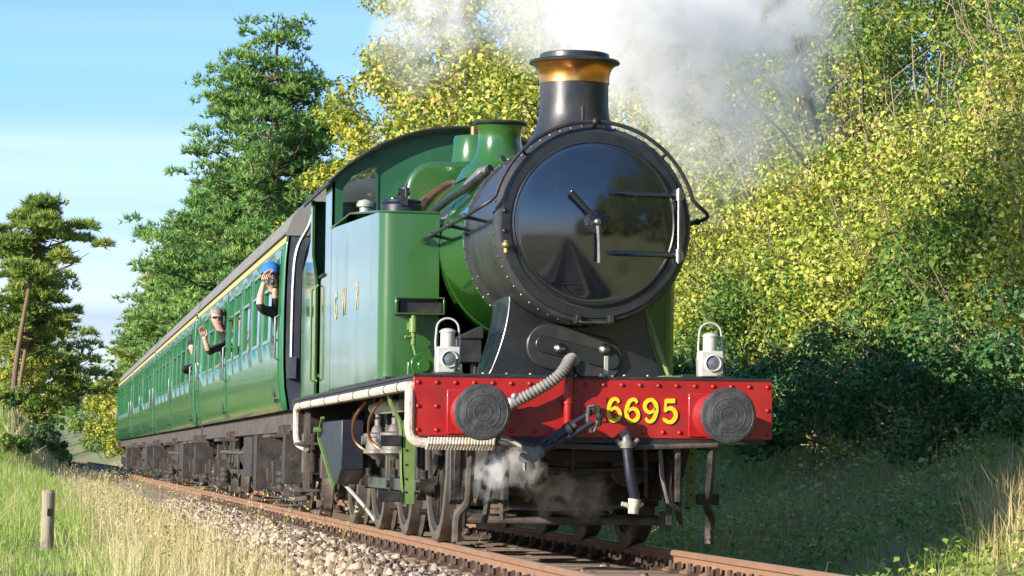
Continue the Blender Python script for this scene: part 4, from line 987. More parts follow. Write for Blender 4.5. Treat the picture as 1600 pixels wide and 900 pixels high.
def make_coach(y0, L, doors, wins, open_doors, label, end_detail):
    y1 = y0 + L
    root = empty('railway_carriage', (0, y0 + L / 2, RZ)); tag(root, label, 'carriage', 'green carriages behind the locomotive')
    zs = [1.21, 1.32, 1.45, 1.6, 1.8, 2.02, 2.10, 2.30, 2.60, 2.86, 3.0, 3.09]
    holes = [(y0 + c - .61, y0 + c + .61, 2.02, 2.86) for c in wins] + [(y0 + c - .235, y0 + c + .235, 2.10, 2.86) for c in doors]
    ycuts = sorted({y0, y1} | {h[i] for h in holes for i in (0, 1)})
    full = [ycuts[0]]
    for a in ycuts[1:]:
        k = max(1, int((a - full[-1]) / 1.2))
        full += list(np.linspace(full[-1], a, k + 1)[1:])
    for s in (-1, 1):
        vs = [(s * half_w(z), y, z) for y in full for z in zs]; nz = len(zs); fs = []
        for i in range(len(full) - 1):
            for j in range(nz - 1):
                ym, zm = (full[i] + full[i + 1]) / 2, (zs[j] + zs[j + 1]) / 2
                if s < 0 and any(h[0] < ym < h[1] and h[2] < zm < h[3] for h in holes): continue
                fs.append((i * nz + j, (i + 1) * nz + j, (i + 1) * nz + j + 1, i * nz + j + 1))
        o = MB().add(vs, fs).build('body_side', 'coach_green', root, smooth=30)
        md = o.modifiers.new('thickness', 'SOLIDIFY'); md.thickness = .045; md.offset = 1 if s > 0 else -1
        # which way is inside depends on the face winding; the skin stays where it is
        n_in = o.data.polygons[0].normal.x * s
        md.offset = -1 if n_in > 0 else 1
        ln = MB().add([(s * (half_w(z) + .004), y, z) for y in (y0, y1) for z in (3.015, 3.088)] , [(0, 2, 3, 1)]).build('waist_line', 'coach_line', o)
    # roof
    rp_ = [(half_w(3.10) + .0, 3.09), (1.315, 3.12), (1.25, 3.30), (1.10, 3.47), (.85, 3.61), (.5, 3.72), (0, 3.765)]
    prof = rp_ + [(-x, z) for x, z in rp_[-2::-1]]
    mb = MB().prism(prof, 'y', y0 - .02, y1 + .02)
    rf_ = mb.build('roof', 'coach_roof', root, smooth=40)
    mb = MB()
    for s in (-1, 1): mb.bar((s * 1.325, y0, 3.115), (s * 1.325, y1, 3.115), .03, .025)
    mb.build('gutter', 'coach_roof', rf_)
    for k in range(4 if L > 18 else 3):
        yv = y0 + L * (k + .5) / 4
        MB().lathe([(.14, 3.70), (.14, 3.78), (.16, 3.80), (.10, 3.84), (.0005, 3.845)], (.25, yv, 0), (0, 0, 1), 16).build('roof_vent', 'coach_roof', rf_)
    # ends, floor, inside
    for y, q in ((y0, -1), (y1, 1)):
        pe = [(half_w(z), z) for z in (1.21, 1.45, 1.7, 2.3, 2.8, 3.08)] + [(x, z - .006) for x, z in prof[1:-1]] + [(-half_w(z), z) for z in (3.08, 2.8, 2.3, 1.7, 1.45, 1.21)]
        pe = [(x * .985, z) for x, z in pe]
        e = MB().prism(pe, 'y', y + (0 if q < 0 else -.04), y + (.04 if q < 0 else 0)).build('body_end', 'coach_end', root, smooth=20)
        mb = MB().box((-.46, y - .32 if q < 0 else y + .001, 1.25), (.46, y - .001 if q < 0 else y + .32, 3.15))
        mb.build('gangway', 'black_iron', e, bevel=.03)
        if q < 0:
            mb = MB().tube(resample([(-1.02, y - .05, 3.42), (-1.08, y - .07, 3.2), (-1.20, y - .08, 2.95), (-1.24, y - .08, 2.6), (-1.25, y - .08, 1.75)], 24), .024, 8).box((-1.29, y - .13, 1.55), (-1.20, y - .01, 1.78))
            mb.tube([(-.85, y - .06, 3.1), (-.85, y - .06, 1.3)], .02, 8)
            mb.build('end_pipe', 'steel', e)
            mb = MB()
            for z in (1.55, 1.85, 2.15, 2.45, 2.75): mb.tube([(-1.10, y, z), (-1.10, y - .09, z), (-.92, y - .09, z), (-.92, y, z)], .011, 6)
            mb.build('end_step', 'black_iron', e)
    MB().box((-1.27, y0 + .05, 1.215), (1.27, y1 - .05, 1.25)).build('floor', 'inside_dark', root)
    mb = MB()
    for k in range(int(L / .98)):
        y = y0 + .9 + k * .98
        if y > y1 - .8 or any(abs(y - y0 - d) < .6 for d in doors): continue
        for s in (-1, 1): mb.box((s * .85 - .40, y - .06, 1.25), (s * .85 + .40, y + .06, 2.28)).box((s * .85 - .40, y + .06, 1.25), (s * .85 + .40, y + .42, 1.68))
    mb.build('seats', 'seat_cloth', root, bevel=.03)
    mb = MB()
    for d in doors:
        for q in (-.62, .62):
            yy = y0 + d + q
            if y0 + .1 < yy < y1 - .1: mb.box((-1.26, yy - .02, 1.25), (1.26, yy + .02, 3.08))
    mb.box((1.20, y0 + .1, 1.25), (1.24, y1 - .1, 3.05))
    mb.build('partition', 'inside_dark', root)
    # windows
    for c in wins:
        yc = y0 + c
        f = MB()
        def bx4(ya, yb, za, zb):
            f.add([(-half_w(z) - o_, y, z) for z in (za, zb) for y in (ya, yb) for o_ in (.010, -.03)], [(0, 2, 6, 4), (1, 5, 7, 3), (0, 1, 3, 2), (4, 6, 7, 5), (0, 4, 5, 1), (2, 3, 7, 6)])
        bx4(yc - .625, yc - .585, 2.00, 2.88); bx4(yc + .585, yc + .625, 2.00, 2.88); bx4(yc - .585, yc + .585, 2.00, 2.04); bx4(yc - .585, yc + .585, 2.84, 2.88); bx4(yc - .585, yc + .585, 2.59, 2.62); bx4(yc - .012, yc + .012, 2.62, 2.84)
        w = f.build('window', 'coach_green', root, smooth=0)
        MB().add([(-half_w(z) + .018, y, z) for z in (2.03, 2.85) for y in (yc - .6, yc + .6)], [(0, 1, 3, 2)]).build('pane', 'window_glass', w, smooth=0)
    # doors
    for i, c in enumerate(doors):
        yc = y0 + c
        m = MB()
        zz = [1.24, 1.45, 1.7, 2.08]
        def strip(ya, yb, zlist, o1, o0):
            vs = [(-half_w(z) - o_, y, z) for z in zlist for y in (ya, yb) for o_ in (o1, o0)]; n_ = len(zlist); fs = []
            for k in range(n_ - 1):
                a = k * 4; fs += [(a, a + 2, a + 6, a + 4), (a, a + 4, a + 5, a + 1), (a + 2, a + 3, a + 7, a + 6)]
            fs += [(0, 1, 3, 2), (n_ * 4 - 4, n_ * 4 - 2, n_ * 4 - 1, n_ * 4 - 3)]
            m.add(vs, fs)
        strip(yc - .33, yc + .33, zz, .012, -.01)
        strip(yc - .33, yc - .24, [2.081, 2.5, 2.879], .012, -.01); strip(yc + .24, yc + .33, [2.081, 2.5, 2.879], .012, -.01); strip(yc - .33, yc + .33, [2.88, 2.96], .012, -.01)
        d = m.build('door', 'coach_green', root, smooth=30)
        mb = MB().tube([(-1.352, yc - .25, 1.98), (-1.40, yc - .25, 1.98), (-1.405, yc - .14, 1.98)], .014, 8).tube([(-1.345, yc - .43, 1.75), (-1.40, yc - .43, 1.78), (-1.40, yc - .43, 2.22), (-1.345, yc - .43, 2.25)], .012, 8)
        mb.build('handle', 'steel', d)
        for z in (1.42, 2.0, 2.75): MB().cyl((-half_w(z) - .018, yc + .335, z - .05), (-half_w(z) - .018, yc + .335, z + .05), .016, n=8).build('hinge', 'black_iron', d)
        MB().box((-1.37, yc - .05, 1.30), (-1.318, yc + .05, 1.345)).build('door_stop', 'black_iron', d)
        zt = 2.86 if i not in open_doors else 2.22
        MB().add([(-half_w(z) + .012, y, z) for z in (2.09, zt) for y in (yc - .25, yc + .25)], [(0, 1, 3, 2)]).build('pane', 'window_glass', d, smooth=0)
    # underframe
    mb = MB()
    for s in (-1, 1): mb.box((s * 1.18 - .03, y0 + .05, .98), (s * 1.18 + .03, y1 - .05, 1.208)).box((s * 1.18 - .06, y0 + .05, .985), (s * 1.18 + .06, y1 - .05, 1.005))
    mb.box((-1.15, y0 + .05, 1.05), (1.15, y1 - .05, 1.12))
    for y in (y0 - .04, y1 - .02): mb.box((-1.2, y, .93), (1.2, y + .06, 1.208))
    sole = mb.build('solebar', 'dusty_iron', root, bevel=.006)
    mb = MB()
    for s in (-1, 1):
        a, b = y0 + 5.0, y1 - 5.0
        mb.bar((s * 1.1, a - .6, 1.0), (s * 1.1, a + 1.6, .50), .06, .06).bar((s * 1.1, a + 1.6, .50), (s * 1.1, b - 1.6, .50), .06, .06).bar((s * 1.1, b - 1.6, .50), (s * 1.1, b + .6, 1.0), .06, .06)
        for y in np.linspace(a + 1.6, b - 1.6, 4): mb.bar((s * 1.1, y, .5), (s * 1.1, y, 1.0), .06, .05)
    mb.build('truss', 'under_iron', sole)
    MB().box((-1.22, y0 + 6.8, .45), (-.75, y0 + 8.3, .97)).build('battery_box', 'under_iron', root, bevel=.012)
    MB().box((.7, y0 + 8.8, .45), (1.15, y0 + 10.2, .97)).build('battery_box', 'under_iron', root, bevel=.012)
    MB().cyl((-.95, y0 + 9.2, .72), (-.95, y0 + 10.3, .72), .2, n=16).build('vacuum_cylinder', 'under_iron', root)
    MB().box((-1.15, y0 + 11.0, .55), (-.8, y0 + 11.6, .97)).build('equipment_box', 'under_iron', root, bevel=.012)
    for d in doors: MB().box((-1.45, y0 + d - .55, .92), (-1.18, y0 + d + .55, .955)).box((-1.30, y0 + d - .4, .955), (-1.2, y0 + d - .36, 1.06)).box((-1.30, y0 + d + .36, .955), (-1.2, y0 + d + .4, 1.06)).build('footboard', 'dusty_iron', root, bevel=.004)
    MB().box((-1.30, y0 + .1, .42), (-.98, y0 + .42, .96)).build('equipment_box', 'under_iron', root, bevel=.01)
    MB().box((-1.32, y0 + 4.35, .30), (-1.0, y0 + 4.75, .97)).build('equipment_box', 'under_iron', root, bevel=.01)
    for yy in (5.6, 6.2, 12.2, 13.0):
        MB().tube([(-1.1, y0 + yy, 1.0), (-1.13, y0 + yy, .62), (-1.05, y0 + yy + .12, .52), (-.95, y0 + yy + .3, .5)], .022, 6).build('brake_hanger', 'under_iron', root)
    MB().tube([(-1.16, y0 + 4.9, .78), (-1.16, y0 + L * .5, .76), (-1.16, y1 - 4.9, .78)], .028, 8).build('brake_pipe', 'dusty_iron', root)
    MB().prism([(y0 + 10.4, .98), (y0 + 10.9, .98), (y0 + 10.68, .42), (y0 + 10.62, .42)], 'x', -1.15, -1.13).build('brake_lever', 'dusty_iron', root)
    make_bogie(root, y0 + 2.55); make_bogie(root, y1 - 2.55)
    for y, q in ((y0, -1), (y1, 1)):
        for s in (-1, 1):
            MB().lathe([(.09, 0), (.075, .25), (.05, .25), (.05, .45), (.2, .47), (.2, .50), (.0005, .515)], (s * .87, y, 1.035), (0, q, 0), 20).build('buffer', 'black_iron', root)
    return root

W1 = [2.25, 4.15, 6.05, 7.95, 12.6, 14.4, 16.2]; D1 = [.75, 10.75, 18.55]
carriages = [
    make_coach(11.9, 19.4, D1, W1 + [9.5], (0, 1), 'green carriage coupled to the locomotive, two passengers leaning out of it', True),
    make_coach(31.9, 19.4, [.7, 9.7, 18.7], [2.2, 4.1, 6.0, 7.9, 11.5, 13.4, 15.3, 17.2], (0,), 'green carriage second behind the locomotive, its side all windows', False),
    make_coach(51.9, 17.2, [.7, 8.6, 16.5], [2.2, 4.1, 6.0, 10.3, 12.2, 14.1], (), 'green carriage third behind the locomotive', False),
    make_coach(69.7, 16.2, [.7, 15.5], [2.2, 4.1, 6.0, 8.1, 10.2, 12.1, 13.9], (), 'last green carriage at the far end of the train', False),
]

# ------------------------------------------------------------------ passengers leaning out
def skin_mesh(chains, sub=2):
    """chains: list of [(x, y, z, r), ...]; points that coincide are welded into one skeleton"""
    vs, rs, es, idx = [], [], [], {}
    for c in chains:
        prev = None
        for x, y, z, r in c:
            k = (round(x, 4), round(y, 4), round(z, 4))
            if k not in idx: idx[k] = len(vs); vs.append((x, y, z)); rs.append(r)
            if prev is not None: es.append((prev, idx[k]))
            prev = idx[k]
    me = bpy.data.meshes.new('skel'); me.from_pydata(vs, es, [])
    ob = bpy.data.objects.new('skel', me); COL.objects.link(ob)
    md = ob.modifiers.new('skin', 'SKIN'); md.use_smooth_shade = True
    for i, d in enumerate(me.skin_vertices[0].data):
        d.radius = (rs[i] if not isinstance(rs[i], tuple) else rs[i][0],) * 2 if not isinstance(rs[i], tuple) else rs[i]
        d.use_root = i == 0
    sm = ob.modifiers.new('sub', 'SUBSURF'); sm.levels = sub; sm.render_levels = sub
    dg = bpy.context.evaluated_depsgraph_get(); out = bpy.data.meshes.new_from_object(ob.evaluated_get(dg))
    bpy.data.objects.remove(ob)
    return out

def hand_chains(w, d, side, up, r=.0095):
    """w wrist, d pointing direction, side across the palm towards the thumb, up palm normal (curl direction)"""
    w, d, side, up = Vector(w), Vector(d).normalized(), Vector(side).normalized(), Vector(up).normalized()
    out = []
    for k, (o, l) in enumerate(((.032, .072), (.011, .082), (-.010, .076), (-.030, .058))):
        b = w + d * .085 + side * o
        out.append([(*(w + d * .05 + side * o * .8), r * 1.2), (*b, r * 1.1), (*(b + d * l * .5 + up * .010), r), (*(b + d * l * .8 + up * .035), r * .9), (*(b + d * l * .95 + up * .055), r * .8)])
    out.append([(*(w + d * .025 + side * .02), r * 1.3), (*(w + d * .05 + side * .055), r * 1.2), (*(w + d * .085 + side * .065 + up * .02), r), (*(w + d * .10 + side * .055 + up * .035), r * .85)])
    return out

def merge(meshes):
    bm = bmesh.new()
    for m in meshes: bm.from_mesh(m)
    me = bpy.data.meshes.new('body'); bm.to_mesh(me); bm.free(); return me

def person(label, at, parts, skin_test, cloth='black_cloth'):
    """parts: body chains, hand chains; skin_test(x, y, z) picks bare skin"""
    body = skin_mesh(parts[0])
    ms = [body] + [skin_mesh([c], 1) for c in parts[1]]
    me = merge(ms)
    o = link('person', me, cloth, None, smooth=80, origin=at)
    me.materials.append(MATS['skin'])
    for p in me.polygons:
        c = p.center + Vector(at)
        if skin_test(c.x, c.y, c.z): p.material_index = 1
    return tag(o, label, 'person')

# passenger with a blue cap, camera held to the face
hx, hy, hz = -1.43, 12.52, 2.67                               # head centre
tor = [(-1.050, 12.72, 1.340, .15), (-1.090, 12.70, 1.690, .16), (-1.150, 12.67, 1.990, .165), (-1.230, 12.64, 2.260, .16), (-1.300, 12.60, 2.400, .10), (-1.360, 12.565, 2.495, .055), (-1.400, 12.54, 2.570, .068), (hx, hy, hz, (.082, .098)), (hx - .005, hy + .01, hz + .07, (.078, .095)), (hx - .005, hy + .02, hz + .12, .045)]
armR = [(-1.230, 12.64, 2.260, .16), (-1.370, 12.52, 2.290, .075), (-1.500, 12.44, 2.300, .056), (-1.560, 12.36, 2.340, .05), (-1.550, 12.38, 2.460, .042), (-1.525, 12.385, 2.575, .030), (-1.510, 12.385, 2.615, .034)]
armL = [(-1.230, 12.64, 2.260, .16), (-1.200, 12.80, 2.300, .075), (-1.270, 12.76, 2.160, .056), (-1.370, 12.58, 2.200, .05), (-1.390, 12.45, 2.370, .040), (-1.395, 12.40, 2.510, .030), (-1.400, 12.395, 2.550, .034)]
hands = hand_chains((-1.525, 12.385, 2.580), (.25, -.05, 1), (1, 0, 0), (.5, -.6, .2)) + hand_chains((-1.395, 12.40, 2.515), (-.25, -.1, 1), (-1, 0, .1), (-.4, -.6, .2))
nose = [[(hx, hy - .085, hz + .012, .014), (hx, hy - .108, hz - .012, .014), (hx, hy - .098, hz - .022, .010)], [(hx - .07, hy, hz + .01, .016), (hx - .085, hy + .01, hz - .01, .012)], [(hx + .07, hy, hz + .01, .016), (hx + .085, hy + .01, hz - .01, .012)], [(hx - .02, hy - .082, hz - .052, .009), (hx + .02, hy - .082, hz - .052, .009)]]
p1 = person('passenger in a blue cap and dark jacket photographing from the first carriage door', (-1.130, 12.6, 1.290), ([tor, armR, armL], hands + nose), lambda x, y, z: (z > 2.515 and not (z > 3)) or (x < -1.48 and z > 2.37) or (y < 12.44 and z > 2.44))
cap_ = MB().lathe([(.108, 0), (.112, .03), (.104, .075), (.078, .115), (.04, .135), (.0005, .14)], (hx - .005, hy + .012, hz + .035), (.05, .1, 1), 24)
cap = cap_.build('cap', 'blue_cap', p1)
pk = [(hx + .098 * math.sin(R(a)), hy + .01 - .098 * math.cos(R(a)) - (.062 * math.cos(R(a * .9)) if 1 else 0), hz + .04 - .012 * abs(math.cos(R(a)))) for a in range(-70, 71, 10)]
pk0 = [(hx + .100 * math.sin(R(a)), hy + .01 - .100 * math.cos(R(a)), hz + .05) for a in range(-70, 71, 10)]
nq = len(pk)
MB().add(pk + pk0 + [(x, y, z + .006) for x, y, z in pk] + [(x, y, z + .006) for x, y, z in pk0], [(i, i + 1, nq + i + 1, nq + i) for i in range(nq - 1)] + [(2 * nq + i, 3 * nq + i, 3 * nq + i + 1, 2 * nq + i + 1) for i in range(nq - 1)] + [(i, 2 * nq + i, 2 * nq + i + 1, i + 1) for i in range(nq - 1)]).build('peak', 'navy_box', cap)
camera_thing = empty('photo_camera', (-1.455, 12.39, 2.560)); tag(camera_thing, 'small dark camera held up by the passenger in the blue cap', 'camera')
MB().box((-1.515, 12.375, 2.585), (-1.395, 12.425, 2.660)).build('camera_body', 'camera_black', camera_thing, bevel=.008)
MB().lathe([(.034, 0), (.036, .05), (.032, .06), (.0005, .055)], (-1.455, 12.376, 2.620), (0, -1, 0), 18).build('camera_lens', 'steel', camera_thing)

# passenger with dark glasses, one arm hung out
hx, hy, hz = -1.46, 22.78, 2.64
tor = [(-1.080, 22.95, 1.300, .15), (-1.110, 22.93, 1.650, .16), (-1.160, 22.90, 1.950, .165), (-1.240, 22.87, 2.220, .16), (-1.320, 22.84, 2.360, .10), (-1.380, 22.82, 2.460, .055), (-1.425, 22.80, 2.540, .068), (hx, hy, hz, (.082, .098)), (hx - .005, hy + .012, hz + .07, (.078, .095)), (hx - .005, hy + .02, hz + .12, .045)]
armR = [(-1.240, 22.87, 2.220, .16), (-1.360, 22.80, 2.260, .075), (-1.500, 22.74, 2.220, .056), (-1.560, 22.66, 2.160, .05), (-1.600, 22.60, 2.240, .042), (-1.640, 22.57, 2.350, .031), (-1.650, 22.565, 2.390, .036)]
armL = [(-1.240, 22.87, 2.220, .16), (-1.200, 23.02, 2.240, .075), (-1.240, 23.06, 2.050, .056), (-1.260, 23.0, 1.880, .048), (-1.210, 22.9, 1.780, .036)]
hands = hand_chains((-1.640, 22.57, 2.360), (-.4, -.1, 1), (.9, 0, .3), (0, -1, .3), .011)
nose = [[(hx, hy - .085, hz + .012, .014), (hx, hy - .108, hz - .012, .014), (hx, hy - .098, hz - .022, .010)], [(hx - .07, hy, hz + .01, .016), (hx - .085, hy + .01, hz - .01, .012)], [(hx + .07, hy, hz + .01, .016), (hx + .085, hy + .01, hz - .01, .012)], [(hx - .022, hy - .083, hz - .052, .010), (hx + .022, hy - .083, hz - .052, .010)]]
p2 = person('passenger in dark glasses leaning out of the middle door with one hand raised', (-1.160, 22.85, 1.250), ([tor, armR, armL], hands + nose), lambda x, y, z: z > 2.47 or (x < -1.575 and z > 2.19))
MB().lathe([(.092, 0), (.101, .03), (.094, .075), (.066, .105), (.03, .118), (.0005, .12)], (hx - .005, hy + .028, hz + .045), (.0, .35, 1), 20).build('hair', 'hair_grey', p2)
gl = MB()
for s in (-1, 1): gl.box((hx + s * .036 - .028, hy - .108, hz + .0), (hx + s * .036 + .028, hy - .092, hz + .036)).bar((hx + s * .066, hy - .098, hz + .028), (hx + s * .09, hy + .01, hz + .02), .006, .01)
gl.box((hx - .012, hy - .106, hz + .022), (hx + .012, hy - .098, hz + .030)).build('dark_glasses', 'camera_black', p2, bevel=.004)

# a third passenger's elbow at the first door of the next carriage
hx, hy, hz = -1.32, 32.72, 2.56
tor = [(-0.980, 32.85, 1.30, .15), (-1.000, 32.83, 1.65, .16), (-1.030, 32.81, 1.95, .165), (-1.100, 32.79, 2.18, .16), (-1.180, 32.77, 2.30, .10), (-1.240, 32.75, 2.385, .055), (-1.290, 32.74, 2.46, .068), (hx, hy, hz, (.082, .098)), (hx - .005, hy + .012, hz + .07, (.078, .095)), (hx - .005, hy + .02, hz + .12, .045)]
armR = [(-1.100, 32.79, 2.18, .16), (-1.260, 32.70, 2.24, .075), (-1.400, 32.62, 2.22, .058), (-1.500, 32.56, 2.20, .05), (-1.460, 32.66, 2.15, .042), (-1.380, 32.78, 2.14, .031), (-1.355, 32.81, 2.14, .036)]
p3 = person('passenger in dark clothes at the front door of the second carriage', (-1.100, 32.8, 1.25), ([tor, armR], hand_chains((-1.380, 32.78, 2.14), (.4, .6, 0), (0, .3, 1), (.5, -.3, 0))), lambda x, y, z: z > 2.40 or (y > 32.70 and x < -1.32))
MB().lathe([(.095, 0), (.104, .03), (.096, .075), (.066, .105), (.03, .118), (.0005, .12)], (hx - .005, hy + .025, hz + .035), (.0, .25, 1), 20).build('hair', 'black_cloth', p3)

# ------------------------------------------------------------------ plants
def unit(g, n):
    v = g.normal(size=(n, 3)); return v / np.linalg.norm(v, axis=1)[:, None]

def leaf_quads(P, Nn, size, aspect, g):
    n = len(P)
    T = np.cross(Nn, unit(g, n)); T /= np.linalg.norm(T, axis=1)[:, None] + 1e-9
    B = np.cross(Nn, T)
    l = (size * g.uniform(.45, 1.0, n) * (1 + .6 * g.random(n) ** 4))[:, None]; w = l * aspect
    q = np.stack([P - T * l * .5, P + B * w * .5 + Nn * l * .12 - T * l * .05, P + T * l * .5 - Nn * l * .08, P - B * w * .5 + Nn * l * .12 - T * l * .05], 1)
    return q.reshape(-1, 3), np.arange(n * 4).reshape(n, 4)

def cloud_leaves(C, Rd, n, size, g, aspect=.62, up=.35, shell=.5):
    """n leaves through the volume of the clumps C with radii Rd, more of them towards the outside"""
    C = np.asarray(C, float); Rd = np.asarray(Rd, float)
    wgt = Rd[:, 0] * Rd[:, 2]; wgt = wgt / wgt.sum()
    k = g.choice(len(C), n, p=wgt)
    d = unit(g, n)
    rr = (shell + (1 - shell) * g.random(n) ** .7) * g.uniform(.85, 1.12, n)
    P = C[k] + d * Rd[k] * rr[:, None]
    N = d * .9 + unit(g, n) * .65 + np.array([0, 0, up]); N /= np.linalg.norm(N, axis=1)[:, None]
    return leaf_quads(P, N, size, aspect, g)

def limb(mb, a, b, r0, r1, g, n=5, sag=.12, seg=6):
    a, b = np.array(a, float), np.array(b, float); L_ = np.linalg.norm(b - a); pts, rs = [], []
    for i in range(n + 1):
        t = i / n; p = a + (b - a) * t
        if 0 < i < n: p = p + g.normal(size=3) * L_ * .045
        p[2] += L_ * sag * math.sin(t * PI)
        pts.append(p); rs.append(r0 + (r1 - r0) * t)
    mb.tube(pts, rs, seg); return pts

def shrub(name, base, height, radius, leaf, n, size, seed, label, group, cat='shrub', twig='pale_twig', clumps=22, bare=6, flat=1.0):
    g = np.random.default_rng(seed); base = np.array(base, float)
    C, Rd = [], []
    for i in range(clumps):
        t = (i + .5) / clumps; a = g.uniform(0, 2 * PI)
        h = height * (.12 + .80 * t ** .9); rmax = radius * (math.cos((t - .25) * 1.45) ** .8)
        r = rmax * math.sqrt(g.uniform(.2, 1))
        C.append(base + [r * math.cos(a), r * math.sin(a), h]); s = radius * g.uniform(.18, .36) * (1.1 - .3 * t)
        Rd.append([s, s, s * g.uniform(.6, .95) * flat])
    root = empty(name, base); tag(root, label, cat, group)
    mb = MB()
    for i in range(0, clumps):
        if i % 2 == 0: limb(mb, base + g.normal(size=3) * [.15, .15, 0] * radius + [0, 0, -.15], C[i], .012 + .006 * height, .006, g, sag=.06, seg=5)
    for i in range(bare):
        a = g.uniform(0, 2 * PI); r = radius * g.uniform(.5, 1.05)
        limb(mb, base + [r * .45 * math.cos(a), r * .45 * math.sin(a), height * g.uniform(.05, .3)], base + [r * 1.12 * math.cos(a + .3), r * 1.12 * math.sin(a + .3), height * g.uniform(.5, 1.15)], .014, .004, g, sag=.12, seg=4)
    mb.build('stem', twig, root, smooth=60)
    v, f = cloud_leaves(C, Rd, n, size, g)
    link('foliage', np_mesh('foliage', v, f), leaf, root, smooth=0)
    return root

def tree(name, base, height, radius, leaf, n, size, seed, label, group=None, trunk_r=.16, bark='bark', lean=(0, 0), low=.12, clumps=46, cat='tree', narrow=1.0, spread=.22):
    """broadleaved tree: tapered trunk, limbs to every clump, leaves through the crown"""
    g = np.random.default_rng(seed); base = np.array(base, float)
    root = empty(name, base); tag(root, label, cat, group)
    top = base + [lean[0], lean[1], height * .92]
    mb = MB(); tp = limb(mb, base + [0, 0, -.4], top, trunk_r, trunk_r * .15, g, n=8, sag=0, seg=8)
    C, Rd = [], []
    for i in range(clumps):
        t = (i + .5) / clumps; h = low + (1 - low) * t
        prof = math.sin(min(max((h - low * .2) / (1.06 - low * .2), .0), 1) * PI) ** .6
        a = g.uniform(0, 2 * PI); r = radius * prof * math.sqrt(g.uniform(.15, 1)) * narrow
        c = base + np.array([lean[0] * h, lean[1] * h, 0]) + [r * math.cos(a), r * math.sin(a), height * h]
        s = radius * spread * g.uniform(.75, 1.35); C.append(c); Rd.append([s, s, s * g.uniform(.55, .9)])
        k = min(int(max(h - .10, .02) * 8), 7)
        limb(mb, tp[k], c, trunk_r * .28 * (1.15 - h), .012, g, n=4, sag=.05, seg=5)
    mb.build('trunk', bark, root, smooth=60)
    v, f = cloud_leaves(C, Rd, n, size, g)
    link('crown', np_mesh('crown', v, f), leaf, root, smooth=0)
    return root

def needle_tufts(C, Rd, n, size, g, m=7):
    C = np.asarray(C, float); Rd = np.asarray(Rd, float)
    k = g.integers(0, len(C), n); d = unit(g, n); d[:, 2] = np.abs(d[:, 2]) * .8 - .15
    P = C[k] + d * Rd[k] * (g.uniform(.35, 1.05, n) ** .8)[:, None]
    ax = d * .7 + unit(g, n) * .5 + [0, 0, .55]; ax /= np.linalg.norm(ax, axis=1)[:, None]
    dirs = np.repeat(ax, m, 0) + unit(g, n * m) * .75; dirs /= np.linalg.norm(dirs, axis=1)[:, None]
    B = np.repeat(P, m, 0); L_ = (size * g.uniform(.6, 1.25, n * m))[:, None]
    sd = np.cross(dirs, unit(g, n * m)); sd /= np.linalg.norm(sd, axis=1)[:, None] + 1e-9
    v = np.stack([B - sd * L_ * .11, B + sd * L_ * .11, B + dirs * L_], 1).reshape(-1, 3)
    return v, np.arange(n * m * 3).reshape(-1, 3)

def pine(base, height, spread_, seed, label, leaf='needle', clear=.35, trunk_r=.22, lean=(0, 0), group=None, tufts=5200, size=.42, whorl=.62, top_round=False, side_bias=None, per=4):
    g = np.random.default_rng(seed); base = np.array(base, float)
    root = empty('pine_tree', base); tag(root, label, 'pine tree', group)
    mb = MB(); npt = 12
    tp, rs = [], []
    for i in range(npt + 1):
        t = i / npt
        tp.append(base + [lean[0] * t ** 1.3 + .12 * math.sin(t * 5 + seed), lean[1] * t, -.4 + (height * .97 + .4) * t]); rs.append(trunk_r * (1 - t) ** .75 + .025)
    mb.tube(tp, rs, 9)
    def on_trunk(h):
        x = h * npt; k = min(int(x), npt - 1); return np.array(tp[k]) * (1 - (x - k)) + np.array(tp[k + 1]) * (x - k)
    C, Rd = [], []
    h = clear
    while h < .985:
        for _ in range(per if h < .9 else 3):
            t = (h - clear) / (1 - clear)
            prof = (math.sin(min(t * 1.0 + .33, 1) * PI) ** .7 if top_round else (1 - t) ** .8 * (.75 + .25 * min(t * 6, 1)) + .08)
            a = g.uniform(0, 2 * PI)
            Lb = spread_ * prof * g.uniform(.55, 1.06)
            if side_bias is not None: Lb *= 1 + side_bias[2] * (math.cos(a) * side_bias[0] + math.sin(a) * side_bias[1])
            Lb = max(Lb, .3)
            s = on_trunk(h)
            e = s + [Lb * math.cos(a), Lb * math.sin(a), Lb * g.uniform(-.10, .55) + .35 * t * Lb]
            pts = limb(mb, s, e, .03 + .020 * Lb, .015, g, n=5, sag=-.05, seg=5)
            for q in range(max(2, int(Lb / .55))):
                u_ = 1 - q * .55 / Lb * g.uniform(.8, 1.2)
                if u_ < .3: break
                kk = min(int(u_ * 5), 4); w_ = u_ * 5 - kk; c = np.array(pts[kk]) * (1 - w_) + np.array(pts[kk + 1]) * w_
                sz = g.uniform(.32, .72) * (.75 + .1 * spread_)
                C.append(c + g.normal(size=3) * [.3, .3, .22] + [0, 0, .15]); Rd.append([sz, sz, sz * .8])
        h += whorl / height * g.uniform(.3, 1.6)
    mb.build('trunk', 'pine_bark', root, smooth=60)
    v, f = needle_tufts(C, Rd, tufts, size, g)
    link('crown', np_mesh('crown', v, f), leaf, root, smooth=0)
    return root

